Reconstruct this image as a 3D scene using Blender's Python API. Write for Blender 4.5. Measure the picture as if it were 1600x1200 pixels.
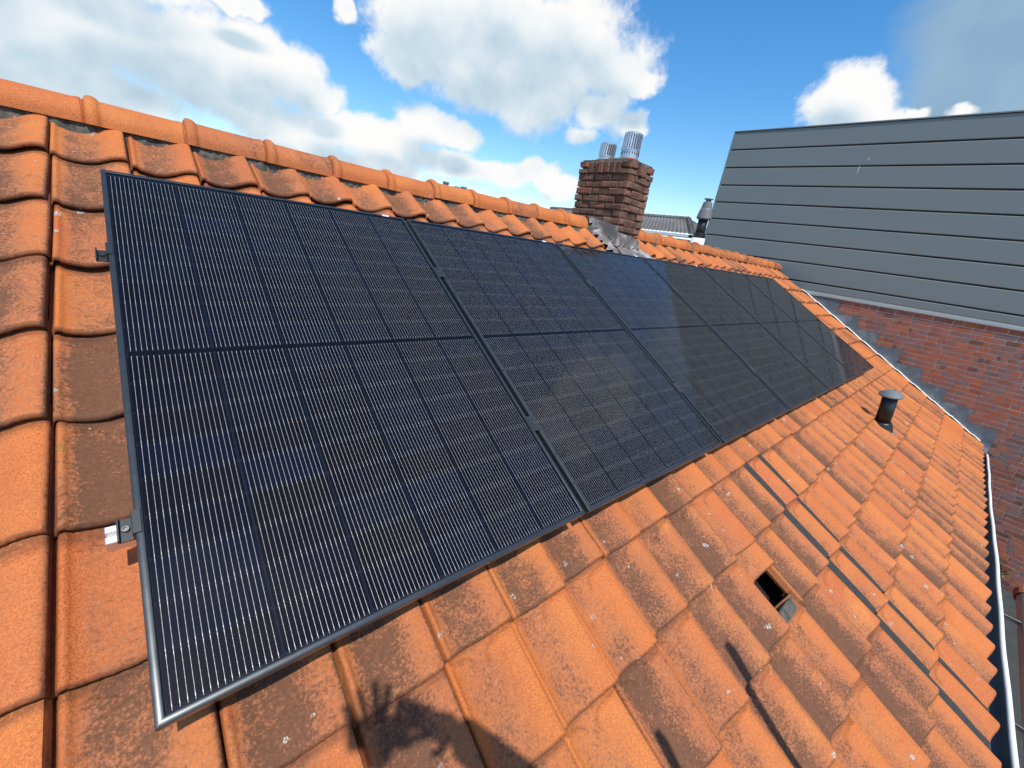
import bpy, math, random
import numpy as np
from mathutils import Vector, Matrix

random.seed(7)
rng = np.random.default_rng(7)
for o in list(bpy.data.objects):
    bpy.data.objects.remove(o)
SC = bpy.context.scene
COL = SC.collection
PITCH = math.radians(30.0)
CP, SP = math.cos(PITCH), math.sin(PITCH)

# ------------------------------------------------------------------ camera
cam_data = bpy.data.cameras.new('camera')
cam = bpy.data.objects.new('camera', cam_data)
COL.objects.link(cam)
cam_data.sensor_fit = 'HORIZONTAL'
cam_data.sensor_width = 36.0
cam_data.lens = 14.2954
cam_data.clip_start = 0.02
cam_data.clip_end = 3000.0
CAM_R = Vector((0.7521661, -0.6419346, 0.1488827))
CAM_U = Vector((0.1143441, 0.3496441, 0.9298787))
CAM_B = Vector((-0.6489773, -0.6823994, 0.3363919))
CAM_P = Vector((0.0742273, -2.1339143, -0.0071622))
mw = Matrix.Identity(4)
for i in range(3):
    mw[i][0], mw[i][1], mw[i][2], mw[i][3] = CAM_R[i], CAM_U[i], CAM_B[i], CAM_P[i]
cam.matrix_world = mw
SC.camera = cam

# ------------------------------------------------------------------ sun, view
SUN_DIR = Vector((-0.19, -0.473, 0.859)).normalized()
sun_data = bpy.data.lights.new('sun', 'SUN')
sun_data.energy = 4.7
sun_data.angle = math.radians(0.9)
sun_data.color = (1.0, 0.955, 0.88)
sun = bpy.data.objects.new('sun', sun_data)
sun.rotation_euler = SUN_DIR.to_track_quat('Z', 'Y').to_euler()
sun.location = (-4, -9, 18)
COL.objects.link(sun)
SC.view_settings.view_transform = 'Standard'
SC.view_settings.look = 'None'
SC.view_settings.exposure = 0.0
SC.view_settings.gamma = 1.0
SC.view_settings.use_curve_mapping = False
SC.render.engine = 'CYCLES'
SC.cycles.use_denoising = True
SC.cycles.max_bounces = 8
SC.cycles.transparent_max_bounces = 12
SC.cycles.caustics_reflective = False
SC.cycles.caustics_refractive = False


# ------------------------------------------------------------------ node helpers
class NT:
    """small wrapper for writing node trees"""
    def __init__(self, tree):
        self.t = tree

    def n(self, kind, **kw):
        nd = self.t.nodes.new(kind)
        for k, v in kw.items():
            setattr(nd, k, v)
        return nd

    def link(self, a, b):
        self.t.links.new(a, b)

    def put(self, sock, v):
        if hasattr(v, 'is_linked') or isinstance(v, bpy.types.NodeSocket):
            self.t.links.new(v, sock)
        else:
            sock.default_value = v

    def m(self, op, a, b=None, c=None, clamp=False):
        nd = self.n('ShaderNodeMath', operation=op, use_clamp=clamp)
        for i, v in enumerate((a, b, c)):
            if v is not None:
                self.put(nd.inputs[i], v)
        return nd.outputs[0]

    def vm(self, op, a, b=None, scale=None):
        nd = self.n('ShaderNodeVectorMath', operation=op)
        self.put(nd.inputs[0], a)
        if b is not None:
            self.put(nd.inputs[1], b)
        if scale is not None:
            self.put(nd.inputs['Scale'], scale)
        return nd.outputs['Value'] if op in ('LENGTH', 'DOT_PRODUCT', 'DISTANCE') else nd.outputs['Vector']

    def smooth(self, v, lo, hi, a=0.0, b=1.0):
        nd = self.n('ShaderNodeMapRange', interpolation_type='SMOOTHSTEP')
        self.put(nd.inputs['Value'], v)
        self.put(nd.inputs['From Min'], lo)
        self.put(nd.inputs['From Max'], hi)
        self.put(nd.inputs['To Min'], a)
        self.put(nd.inputs['To Max'], b)
        return nd.outputs['Result']

    def noise(self, vec, scale, detail=4.0, rough=0.55, dist=0.0, out=0):
        nd = self.n('ShaderNodeTexNoise')
        if vec is not None:
            self.put(nd.inputs['Vector'], vec)
        nd.inputs['Scale'].default_value = scale
        nd.inputs['Detail'].default_value = detail
        nd.inputs['Roughness'].default_value = rough
        nd.inputs['Distortion'].default_value = dist
        return nd.outputs[out]

    def mix(self, f, a, b, blend='MIX'):
        nd = self.n('ShaderNodeMix', data_type='RGBA', blend_type=blend)
        self.put(nd.inputs[0], f)
        self.put(nd.inputs[6], a)
        self.put(nd.inputs[7], b)
        return nd.outputs[2]

    def ramp(self, f, stops, interp='LINEAR'):
        nd = self.n('ShaderNodeValToRGB')
        cr = nd.color_ramp
        cr.interpolation = interp
        while len(cr.elements) < len(stops):
            cr.elements.new(0.5)
        for e, (p, c) in zip(cr.elements, stops):
            e.position = p
            e.color = tuple(c) + (1.0,) if len(c) == 3 else c
        self.put(nd.inputs[0], f)
        return nd.outputs[0]


def rgba(c):
    return (c[0], c[1], c[2], 1.0)


# ------------------------------------------------------------------ sky
world = bpy.data.worlds.new('World')
SC.world = world
world.use_nodes = True
wt = world.node_tree
wt.nodes.clear()
W = NT(wt)
SKY_STRENGTH = 0.12
SKY_VALUE = 1.65

# clouds: azimuth (deg, from +x), elevation, half width, half height (deg), kind
CLOUDS = [
    (54.9, 20.4, 12.5, 6.6), (61.5, 20.3, 8.6, 5.2), (46.0, 20.5, 9.6, 6.2), (40.0, 19.0, 5.4, 3.4), (52.0, 16.2, 12.5, 4.6),
    (37.0, 18.2, 3.2, 1.9), (64.4, 16.2, 4.6, 2.2),
    (16.3, 17.8, 3.6, 2.9), (18.0, 16.9, 3.0, 2.4), (13.9, 16.7, 2.8, 2.4), (12.4, 16.0, 2.0, 1.5),
    (0.0, 38.0, 7.5, 6.5), (-5.0, 43.0, 6.0, 5.0),
    (94.3, 9.6, 8.6, 4.2), (89.9, 11.6, 7.6, 4.6), (85.1, 12.3, 7.4, 4.2), (79.5, 12.6, 6.6, 3.6), (75.8, 12.3, 4.4, 2.9),
    (82.9, 9.6, 8.6, 3.4), (92.5, 6.7, 9.6, 3.2), (72.9, 11.2, 3.0, 1.7), (90.0, 16.0, 9.0, 3.0), (100.0, 14.0, 9.0, 6.0),
    (77.5, 7.1, 5.2, 2.9), (71.8, 8.2, 5.2, 2.7), (66.3, 8.4, 6.2, 2.8), (62.0, 10.5, 4.2, 2.8), (58.0, 10.2, 3.8, 1.8),
    (74.4, 5.4, 7.4, 2.4), (52.2, 6.9, 5.6, 1.9), (47.5, 7.8, 3.6, 1.9), (58.7, 7.0, 6.0, 1.9), (44.9, 6.9, 3.0, 1.5),
    (66.2, 5.6, 6.5, 2.2), (40.9, 14.6, 4.2, 2.4), (39.6, 15.9, 2.6, 2.0), (43.1, 12.3, 2.8, 1.5), (37.0, 14.0, 2.2, 1.8),
    (70.6, 18.4, 1.3, 1.3), (80.8, 16.8, 3.6, 1.0), (7.5, 16.3, 1.3, 0.9), (10.4, 16.3, 1.0, 0.7),
]


def blob_group(name, warp, k):
    """how deep a direction lies inside the listed cumulus heads"""
    g = bpy.data.node_groups.new(name, 'ShaderNodeTree')
    g.interface.new_socket('Direction', in_out='INPUT', socket_type='NodeSocketVector')
    g.interface.new_socket('Field', in_out='OUTPUT', socket_type='NodeSocketFloat')
    G = NT(g)
    gi = G.n('NodeGroupInput')
    go = G.n('NodeGroupOutput')
    d = gi.outputs[0]
    if warp:
        w1 = G.vm('SUBTRACT', G.noise(d, 8.0, 4.0, 0.6, out=1), (0.5, 0.5, 0.5))
        d = G.vm('ADD', d, G.vm('SCALE', w1, scale=warp))
    acc = None
    for az, el, aw, ah in CLOUDS:
        a, e = math.radians(az), math.radians(el)
        c = (math.cos(a) * math.cos(e), math.sin(a) * math.cos(e), math.sin(e))
        iw, ih = 1.0 / math.radians(aw), 1.0 / math.radians(ah)
        nd = G.n('ShaderNodeVectorMath', operation='MULTIPLY_ADD')
        G.link(d, nd.inputs[0])
        nd.inputs[1].default_value = (iw, iw, ih)
        nd.inputs[2].default_value = (-c[0] * iw, -c[1] * iw, -c[2] * ih)
        f = G.vm('LENGTH', nd.outputs[0])
        if acc is None:
            acc = f
        else:
            nd = G.n('ShaderNodeMath', operation='SMOOTH_MIN')
            G.link(acc, nd.inputs[0])
            G.link(f, nd.inputs[1])
            nd.inputs[2].default_value = k
            acc = nd.outputs[0]
    G.link(G.m('SUBTRACT', 1.0, acc), go.inputs[0])
    return g


tc = W.n('ShaderNodeTexCoord')
direction = tc.outputs['Generated']
sky = W.n('ShaderNodeTexSky', sky_type='NISHITA')
sky.sun_disc = False
sky.sun_elevation = math.asin(SUN_DIR.z)
sky.sun_rotation = math.atan2(SUN_DIR.x, SUN_DIR.y)
sky.altitude = 0.0
sky.air_density = 1.0
sky.dust_density = 0.5
sky.ozone_density = 1.6
hs = W.n('ShaderNodeHueSaturation')
hs.inputs['Saturation'].default_value = 1.38
hs.inputs['Hue'].default_value = 0.498
hs.inputs['Value'].default_value = SKY_VALUE
W.link(sky.outputs[0], hs.inputs['Color'])


def group_at(g, vec):
    nd = W.n('ShaderNodeGroup')
    nd.node_tree = g
    W.link(vec, nd.inputs[0])
    return nd.outputs[0]


heads = group_at(blob_group('cloud_heads', 0.085, 0.12), direction)
above_heads = group_at(blob_group('cloud_mass', 0.0, 0.25), W.vm('ADD', direction, (-0.01, -0.015, 0.052)))
# the rest of the sky, outside the photograph: broken cumulus of the same kind
big = W.noise(W.vm('MULTIPLY', direction, (1.0, 1.0, 1.7)), 3.1, 2.0, 0.5)
view = W.vm('DOT_PRODUCT', direction, (0.66, 0.69, 0.30))
rest = W.m('ADD', W.m('MULTIPLY_ADD', big, 5.0, -2.85), W.smooth(view, 0.56, 0.30, -1.5, 0.0))
n1 = W.noise(direction, 11.0, 8.0, 0.66)
n2 = W.noise(W.vm('ADD', direction, (-0.012, -0.014, 0.030)), 10.0, 3.5, 0.50)
n1s = W.noise(direction, 10.0, 3.5, 0.50)
f0 = W.m('ADD', W.m('MAXIMUM', heads, rest), W.m('MULTIPLY_ADD', n1, 1.3, -0.69))
alpha = W.smooth(f0, -0.05, 0.38)
thick = W.smooth(W.m('MULTIPLY_ADD', n1s, 0.35, W.m('MAXIMUM', above_heads, rest)), 0.14, 0.86)
billow = W.m('SUBTRACT', n1s, n2)
lum = W.m('MULTIPLY_ADD', thick, -0.64, 1.02)
lum = W.m('ADD', lum, W.m('MULTIPLY', billow, 1.0), clamp=True)
ccol = W.ramp(lum, [(0.0, (0.42, 0.57, 0.71)), (0.38, (0.60, 0.74, 0.84)), (0.68, (0.85, 0.91, 0.95)), (0.95, (1.0, 1.0, 0.995))])
ccol = W.vm('SCALE', ccol, scale=0.98 / SKY_STRENGTH)
haze_w = W.n('ShaderNodeSeparateXYZ')
W.link(direction, haze_w.inputs[0])
above = W.smooth(haze_w.outputs[2], -0.02, 0.03)
alpha = W.m('MULTIPLY', alpha, above)
# a thin blue-grey sheet of cloud to the right
sheet_v = W.n('ShaderNodeVectorMath', operation='MULTIPLY_ADD')
W.link(direction, sheet_v.inputs[0])
_a, _e = math.radians(3.5), math.radians(20.5)
sheet_v.inputs[1].default_value = (5.6, 5.6, 6.4)
sheet_v.inputs[2].default_value = (-5.6 * math.cos(_a) * math.cos(_e), -5.6 * math.sin(_a) * math.cos(_e), -6.4 * math.sin(_e))
sheet = W.smooth(W.m('MULTIPLY_ADD', n1s, 0.9, W.vm('LENGTH', sheet_v.outputs[0])), 1.62, 1.15)
sheet_col = W.vm('SCALE', W.mix(n1s, rgba((0.20, 0.36, 0.54)), rgba((0.42, 0.56, 0.68))), scale=1.0 / SKY_STRENGTH)
skycol = W.mix(W.m('MULTIPLY', sheet, 0.92), hs.outputs[0], sheet_col)
skycol = W.mix(alpha, skycol, ccol)
bg = W.n('ShaderNodeBackground')
bg.inputs['Strength'].default_value = SKY_STRENGTH
W.link(skycol, bg.inputs['Color'])
wo = W.n('ShaderNodeOutputWorld')
W.link(bg.outputs[0], wo.inputs[0])
world.cycles.sampling_method = 'NONE'


# ------------------------------------------------------------------ object helpers
def RW(u, v, w):
    """roof coordinates (along ridge, down slope, depth below the panel plane) to world"""
    return Vector((u, -v * CP + w * SP, -v * SP - w * CP))


def tag(o, label=None, cat=None, group=None, kind=None):
    for k, v in (('label', label), ('category', cat), ('group', group), ('kind', kind)):
        if v is not None:
            o[k] = v
    return o


def empty(name, loc=(0, 0, 0), rot=(0, 0, 0), parent=None):
    o = bpy.data.objects.new(name, None)
    COL.objects.link(o)
    o.location = loc
    o.rotation_euler = rot
    o.empty_display_size = 0.1
    if parent:
        o.parent = parent
    return o


class MB:
    """collects vertices and faces of one mesh"""
    def __init__(self):
        self.v, self.f = [], []

    def add(self, vs, fs):
        b = len(self.v)
        self.v += [tuple(p) for p in vs]
        self.f += [tuple(b + i for i in f) for f in fs]
        return self

    def box(self, x0, x1, y0, y1, z0, z1, M=None):
        vs = [Vector(p) for p in ((x0, y0, z0), (x1, y0, z0), (x1, y1, z0), (x0, y1, z0), (x0, y0, z1), (x1, y0, z1), (x1, y1, z1), (x0, y1, z1))]
        if M is not None:
            vs = [M @ p for p in vs]
        return self.add(vs, [(0, 3, 2, 1), (4, 5, 6, 7), (0, 1, 5, 4), (1, 2, 6, 5), (2, 3, 7, 6), (3, 0, 4, 7)])

    def bbox(self, x0, x1, y0, y1, z0, z1, b=0.003, M=None):
        """box whose upper edges are chamfered by b on all sides"""
        def ring(i, z):
            return [(x0 + i, y0 + i, z), (x1 - i, y0 + i, z), (x1 - i, y1 - i, z), (x0 + i, y1 - i, z)]
        vs = ring(b, z0) + ring(0, z0 + b) + ring(0, z1 - b) + ring(b, z1)
        vs = [Vector(p) for p in vs]
        if M is not None:
            vs = [M @ p for p in vs]
        fs = [(3, 2, 1, 0), (12, 13, 14, 15)]
        for r in range(3):
            for k in range(4):
                k2 = (k + 1) % 4
                fs.append((r * 4 + k, r * 4 + k2, r * 4 + 4 + k2, r * 4 + 4 + k))
        return self.add(vs, fs)

    def lathe(self, prof, n=24, M=None, caps=True):
        """prof: list of (radius, z)"""
        vs, fs = [], []
        for r, z in prof:
            for k in range(n):
                a = 2 * math.pi * k / n
                vs.append(Vector((r * math.cos(a), r * math.sin(a), z)))
        for i in range(len(prof) - 1):
            for k in range(n):
                k2 = (k + 1) % n
                fs.append((i * n + k, i * n + k2, (i + 1) * n + k2, (i + 1) * n + k))
        if caps:
            fs.append(tuple(reversed(range(n))))
            fs.append(tuple((len(prof) - 1) * n + k for k in range(n)))
        if M is not None:
            vs = [M @ p for p in vs]
        return self.add(vs, fs)

    def tube(self, a, b, r0, r1=None, n=16):
        a, b = Vector(a), Vector(b)
        r1 = r0 if r1 is None else r1
        q = (b - a).to_track_quat('Z', 'Y').to_matrix().to_4x4()
        M = Matrix.Translation(a) @ q
        return self.lathe([(r0, 0), (r1, (b - a).length)], n, M)

    def grid(self, nx, ny, fn):
        vs = [fn(i / nx, j / ny) for j in range(ny + 1) for i in range(nx + 1)]
        fs = []
        for j in range(ny):
            for i in range(nx):
                a = j * (nx + 1) + i
                fs.append((a, a + 1, a + nx + 2, a + nx + 1))
        return self.add(vs, fs)

    def mesh(self, name, mat, smooth=False):
        me = bpy.data.meshes.new(name)
        me.from_pydata(self.v, [], self.f)
        me.materials.append(mat)
        if smooth:
            me.polygons.foreach_set('use_smooth', [True] * len(me.polygons))
        me.update()
        return me

    def build(self, name, mat, parent=None, smooth=False, loc=(0, 0, 0), rot=(0, 0, 0)):
        return put(name, self.mesh(name, mat, smooth), parent, loc, rot)


def put(name, me, parent=None, loc=(0, 0, 0), rot=(0, 0, 0)):
    o = bpy.data.objects.new(name, me)
    COL.objects.link(o)
    if parent is not None:
        o.parent = parent
    o.location = loc
    o.rotation_euler = rot
    return o


def sharp_by_angle(me, deg=40):
    """smooth shading with hard edges kept"""
    me.polygons.foreach_set('use_smooth', [True] * len(me.polygons))
    try:
        me.set_sharp_from_angle(angle=math.radians(deg))
    except Exception:
        pass


# ------------------------------------------------------------------ materials
def new_mat(name):
    m = bpy.data.materials.new(name)
    m.use_nodes = True
    t = m.node_tree
    t.nodes.clear()
    N = NT(t)
    out = N.n('ShaderNodeOutputMaterial')
    bs = N.n('ShaderNodeBsdfPrincipled')
    N.link(bs.outputs[0], out.inputs[0])
    return m, N, bs, out


def bump(N, bs, h, strength=0.3, dist=0.004):
    b = N.n('ShaderNodeBump')
    b.inputs['Strength'].default_value = strength
    b.inputs['Distance'].default_value = dist
    N.put(b.inputs['Height'], h)
    N.link(b.outputs[0], bs.inputs['Normal'])


def plain(name, col, rough=0.6, metal=0.0, var=0.15, scale=18.0, bmp=0.0, spec=0.5, dirt=None, dirt_scale=5.0, dirt_amt=0.6):
    m, N, bs, out = new_mat(name)
    pos = N.n('ShaderNodeNewGeometry').outputs['Position']
    n = N.noise(pos, scale, 5.0, 0.6)
    dark = tuple(c * (1 - var * 1.6) for c in col)
    lite = tuple(min(1, c * (1 + var)) for c in col)
    c = N.mix(n, rgba(dark), rgba(lite))
    if dirt:
        k = N.smooth(N.noise(pos, dirt_scale, 6.0, 0.65), 0.48, 0.66)
        c = N.mix(N.m('MULTIPLY', k, dirt_amt), c, rgba(dirt))
    N.link(c, bs.inputs['Base Color'])
    bs.inputs['Metallic'].default_value = metal
    r = N.m('MULTIPLY_ADD', n, 0.2, rough - 0.1)
    N.link(r, bs.inputs['Roughness'])
    bs.inputs['Specular IOR Level'].default_value = spec
    if bmp:
        bump(N, bs, N.noise(pos, scale * 6, 4.0, 0.6), bmp, 0.003)
    return m


def terracotta(name, ridge=False, fresh=0.0):
    m, N, bs, out = new_mat(name)
    pos = N.n('ShaderNodeNewGeometry').outputs['Position']
    oi = N.n('ShaderNodeObjectInfo').outputs['Random']
    at = N.n('ShaderNodeAttribute', attribute_name='piece_random')
    rnd = N.m('FRACT', N.m('ADD', oi, at.outputs['Fac']))
    rnd2 = N.m('FRACT', N.m('MULTIPLY', rnd, 7.31))
    rnd3 = N.m('FRACT', N.m('MULTIPLY', rnd, 13.77))
    uvn = N.n('ShaderNodeUVMap', uv_map='st')
    sep = N.n('ShaderNodeSeparateXYZ')
    N.link(uvn.outputs[0], sep.inputs[0])
    s_, t_ = sep.outputs[0], sep.outputs[1]
    base = N.ramp(rnd, [(0.0, (0.48, 0.122, 0.036)), (0.2, (0.58, 0.172, 0.044)), (0.4, (0.42, 0.094, 0.038)),
                        (0.6, (0.54, 0.146, 0.038)), (0.75, (0.45, 0.102, 0.050)), (0.9, (0.60, 0.188, 0.050)), (1.0, (0.50, 0.126, 0.040))])
    # firing blush inside each piece
    blush = N.noise(pos, 5.5, 4.0, 0.55)
    base = N.mix(N.smooth(blush, 0.38, 0.68), base, N.mix(rnd2, rgba((0.40, 0.092, 0.034)), rgba((0.64, 0.220, 0.058))))
    fine = N.noise(pos, 260.0, 3.0, 0.7)
    base = N.mix(0.46, base, N.ramp(fine, [(0.34, (0.20, 0.050, 0.016)), (0.66, (0.80, 0.28, 0.075))]))
    n_d = N.noise(pos, 16.0, 8.0, 0.68)
    n_l = N.noise(pos, 5.0, 4.0, 0.6)
    grain = N.noise(pos, 120.0, 5.0, 0.75)
    if ridge:
        zone = N.m('MULTIPLY_ADD', N.smooth(N.noise(pos, 4.0, 4.0, 0.6), 0.45, 0.7), 0.35, 0.12)
    else:
        trough = N.m('SUBTRACT', N.smooth(s_, 0.05, 0.22), N.smooth(s_, 0.46, 0.84))
        low = N.smooth(t_, 0.75, 0.1)
        zone = N.m('MULTIPLY_ADD', trough, 0.46, 0.12)
        zone = N.m('ADD', zone, N.m('MULTIPLY', low, 0.06))
        edge = N.m('MULTIPLY', N.smooth(s_, 0.90, 0.965), 0.45)
        zone = N.m('ADD', zone, edge)
    amount = N.m('MULTIPLY_ADD', rnd3, 0.56, -0.14 - fresh)
    film = N.m('ADD', N.m('ADD', zone, amount), N.m('MULTIPLY_ADD', n_l, 0.6, -0.30))
    mott = N.noise(pos, 75.0, 9.0, 0.80)
    soft = N.smooth(N.m('ADD', film, N.m('MULTIPLY_ADD', n_d, 0.5, -0.25)), -0.05, 0.95)
    lo = N.m('MULTIPLY_ADD', film, -0.42, 0.60)
    film_m = N.smooth(mott, lo, N.m('ADD', lo, 0.20))
    film_m = N.m('MAXIMUM', N.m('MULTIPLY', film_m, 0.82), N.m('MULTIPLY', soft, 0.50))
    brown = N.mix(N.noise(pos, 34.0, 6.0, 0.7), rgba((0.24, 0.092, 0.046)), rgba((0.50, 0.200, 0.095)))
    brown = N.mix(0.55, brown, N.ramp(grain, [(0.36, (0.13, 0.050, 0.028)), (0.64, (0.56, 0.235, 0.115))]))
    col = N.mix(film_m, base, brown)
    # grainy dark algae
    lo2 = N.m('MULTIPLY_ADD', film, -0.36, 0.685)
    algae = N.smooth(N.m('MULTIPLY_ADD', N.m('SUBTRACT', n_d, 0.5), 0.35, N.noise(pos, 130.0, 8.0, 0.8)), lo2, N.m('ADD', lo2, 0.14))
    col = N.mix(N.m('MULTIPLY', algae, 0.74), col, N.mix(n_d, rgba((0.035, 0.024, 0.018)), rgba((0.095, 0.056, 0.038))))
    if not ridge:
        # dark lines along laps and side edges: dirt plus painted gap shade
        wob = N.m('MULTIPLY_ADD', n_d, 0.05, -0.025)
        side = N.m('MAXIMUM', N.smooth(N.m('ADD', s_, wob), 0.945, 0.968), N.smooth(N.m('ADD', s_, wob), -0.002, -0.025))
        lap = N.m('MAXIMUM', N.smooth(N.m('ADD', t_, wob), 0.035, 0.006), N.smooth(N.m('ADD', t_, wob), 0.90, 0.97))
        grime_shade = N.m('MULTIPLY', N.m('MAXIMUM', side, lap), N.smooth(grain, 0.30, 0.52))
        col = N.mix(N.m('MULTIPLY', grime_shade, 0.60), col, rgba((0.085, 0.038, 0.022)))
    # pale lichen spots and bird lime
    vo = N.n('ShaderNodeTexVoronoi', feature='F1')
    N.link(N.vm('ADD', pos, N.vm('SCALE', N.noise(pos, 70.0, 3.0, 0.6, out=1), scale=0.03)), vo.inputs['Vector'])
    vo.inputs['Scale'].default_value = 19.0
    sepc = N.n('ShaderNodeSeparateColor')
    N.link(vo.outputs['Color'], sepc.inputs[0])
    pick = N.m('MULTIPLY', N.smooth(sepc.outputs[0], 0.64, 0.68), N.smooth(rnd2, 0.12, 0.40))
    size = N.m('MULTIPLY_ADD', N.m('POWER', sepc.outputs[1], 2.0), 0.20, 0.05)
    spot = N.m('MULTIPLY', N.m('LESS_THAN', vo.outputs['Distance'], size), pick)
    spot = N.m('MULTIPLY', spot, N.smooth(N.noise(pos, 190.0, 3.0, 0.7), 0.42, 0.56))
    spotc = N.ramp(sepc.outputs[2], [(0.0, (0.62, 0.60, 0.55)), (0.80, (0.50, 0.48, 0.44)), (0.9, (0.10, 0.09, 0.075)), (1.0, (0.55, 0.30, 0.03))])
    col = N.mix(spot, col, spotc)
    N.link(col, bs.inputs['Base Color'])
    N.link(N.m('MULTIPLY_ADD', film_m, 0.25, 0.55), bs.inputs['Roughness'])
    bs.inputs['Specular IOR Level'].default_value = 0.16
    h = N.m('ADD', N.m('MULTIPLY', grain, 0.6), N.m('MULTIPLY', n_d, 1.0))
    h = N.m('ADD', h, N.m('MULTIPLY', spot, 0.5))
    bump(N, bs, h, 0.75, 0.005)
    return m


def brickmat(name, cols, dark=0.0, halves=True):
    m, N, bs, out = new_mat(name)
    pos = N.n('ShaderNodeNewGeometry').outputs['Position']
    oi = N.n('ShaderNodeObjectInfo').outputs['Random']
    at = N.n('ShaderNodeAttribute', attribute_name='piece_random')
    rnd = N.m('FRACT', N.m('ADD', oi, at.outputs['Fac']))
    r2 = N.m('FRACT', N.m('MULTIPLY', rnd, 9.73))
    r3 = N.m('FRACT', N.m('MULTIPLY', rnd, 23.17))
    st = [(i / (len(cols) - 1), c) for i, c in enumerate(cols)]
    a = N.ramp(rnd, st)
    b = N.ramp(r2, st)
    n = N.noise(pos, 13.0, 5.0, 0.6)
    if halves:
        # a kiss mark: the end of a brick that was fired behind another one
        uvn = N.n('ShaderNodeUVMap', uv_map='st')
        sep = N.n('ShaderNodeSeparateXYZ')
        N.link(uvn.outputs[0], sep.inputs[0])
        cut = N.m('MULTIPLY_ADD', r3, 0.5, 0.25)
        k = N.smooth(N.m('ADD', N.m('SUBTRACT', sep.outputs[0], cut), N.m('MULTIPLY_ADD', n, 0.2, -0.1)), -0.03, 0.03)
        c = N.mix(k, a, b)
    else:
        c = N.mix(N.smooth(n, 0.42, 0.62), a, b)
    c = N.mix(0.24, c, N.mix(N.noise(pos, 70.0, 5.0, 0.7), rgba((0.06, 0.035, 0.03)), rgba((0.50, 0.27, 0.20))))
    if dark:
        k = N.smooth(N.noise(pos, 6.0, 7.0, 0.7), 0.40, 0.66)
        c = N.mix(N.m('MULTIPLY', k, dark), c, rgba((0.045, 0.036, 0.028)))
    N.link(c, bs.inputs['Base Color'])
    bs.inputs['Roughness'].default_value = 0.85
    bs.inputs['Specular IOR Level'].default_value = 0.25
    bump(N, bs, N.noise(pos, 90.0, 5.0, 0.7), 0.55, 0.005)
    return m


M = {}
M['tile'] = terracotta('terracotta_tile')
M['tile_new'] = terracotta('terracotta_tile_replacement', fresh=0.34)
M['ridge'] = terracotta('terracotta_ridge', ridge=True)
M['mortar'] = plain('ridge_mortar', (0.13, 0.12, 0.10), 0.9, 0, 0.5, 45, 0.9, 0.2, dirt=(0.045, 0.045, 0.035), dirt_scale=14, dirt_amt=0.9)
M['joint'] = plain('wall_mortar', (0.66, 0.57, 0.46), 0.92, 0, 0.25, 40, 0.6, 0.2)
M['joint_dark'] = plain('chimney_mortar', (0.17, 0.145, 0.115), 0.95, 0, 0.5, 50, 0.9, 0.2)
M['underlay'] = plain('roof_boarding', (0.030, 0.024, 0.019), 0.95, 0, 0.3, 9, 0.4, 0.1)
M['batten'] = plain('wood_batten', (0.16, 0.10, 0.06), 0.9, 0, 0.4, 30, 0.5, 0.2)
M['lead_strip'] = plain('grey_soaker', (0.040, 0.040, 0.036), 0.9, 0.0, 0.3, 30, 0.2, 0.4)
M['lead'] = plain('sheet_lead', (0.165, 0.19, 0.205), 0.52, 0.25, 0.35, 7, 0.25, 0.5, dirt=(0.52, 0.52, 0.50), dirt_scale=4.0, dirt_amt=0.30)
M['lead_old'] = plain('weathered_lead', (0.17, 0.15, 0.145), 0.85, 0.0, 0.45, 12, 0.5, 0.5, dirt=(0.45, 0.43, 0.41), dirt_scale=6.0, dirt_amt=0.6)
M['zinc'] = plain('gutter_zinc', (0.13, 0.16, 0.18), 0.5, 0.2, 0.3, 6, 0.15, 0.5, dirt=(0.05, 0.06, 0.065), dirt_scale=3.0)
M['white'] = plain('white_paint', (0.78, 0.78, 0.76), 0.45, 0, 0.06, 20, 0.05)
M['white_old'] = plain('white_mortar', (0.74, 0.72, 0.67), 0.85, 0, 0.15, 40, 0.5, 0.2, dirt=(0.32, 0.30, 0.27), dirt_scale=12, dirt_amt=0.6)
M['frame'] = plain('black_anodised', (0.070, 0.078, 0.082), 0.30, 0.65, 0.08, 30, 0.0, 0.5)
M['clamp'] = plain('dark_clamp', (0.045, 0.050, 0.052), 0.42, 0.5, 0.1, 60, 0.1, 0.5)
M['bolt'] = plain('steel_bolt', (0.22, 0.22, 0.22), 0.35, 0.9, 0.1, 60)
M['alu'] = plain('mill_aluminium', (0.75, 0.76, 0.78), 0.38, 0.75, 0.05, 40)
M['wire'] = plain('tinned_wire', (0.56, 0.54, 0.50), 0.45, 0.2, 0.12, 300)
M['galv'] = plain('galvanised_steel', (0.60, 0.61, 0.62), 0.35, 0.75, 0.15, 20, 0.1)
M['galv_dark'] = plain('flue_inside', (0.02, 0.02, 0.02), 0.8, 0, 0.1, 20)
M['pvc_black'] = plain('black_plastic', (0.016, 0.017, 0.018), 0.38, 0, 0.15, 20, 0.05, 0.5)
M['pvc_grey'] = plain('grey_plastic', (0.17, 0.18, 0.185), 0.5, 0, 0.12, 20, 0.1, 0.45)
M['clay_pipe'] = plain('clay_pipe', (0.42, 0.13, 0.05), 0.8, 0, 0.2, 30, 0.2)
M['felt'] = plain('roof_felt', (0.055, 0.062, 0.064), 0.85, 0, 0.3, 12, 0.6, 0.3)
M['slate'] = plain('grey_concrete_tile', (0.150, 0.140, 0.130), 0.8, 0, 0.25, 3, 0.3, 0.3, dirt=(0.24, 0.23, 0.21), dirt_scale=0.6, dirt_amt=0.5)
M['render_wall'] = plain('pale_render', (0.55, 0.52, 0.47), 0.9, 0, 0.1, 2)
M['paving'] = plain('yard_paving', (0.16, 0.15, 0.14), 0.9, 0, 0.3, 1.5, 0.4, 0.3, dirt=(0.07, 0.10, 0.04), dirt_scale=0.05, dirt_amt=0.8)
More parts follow.
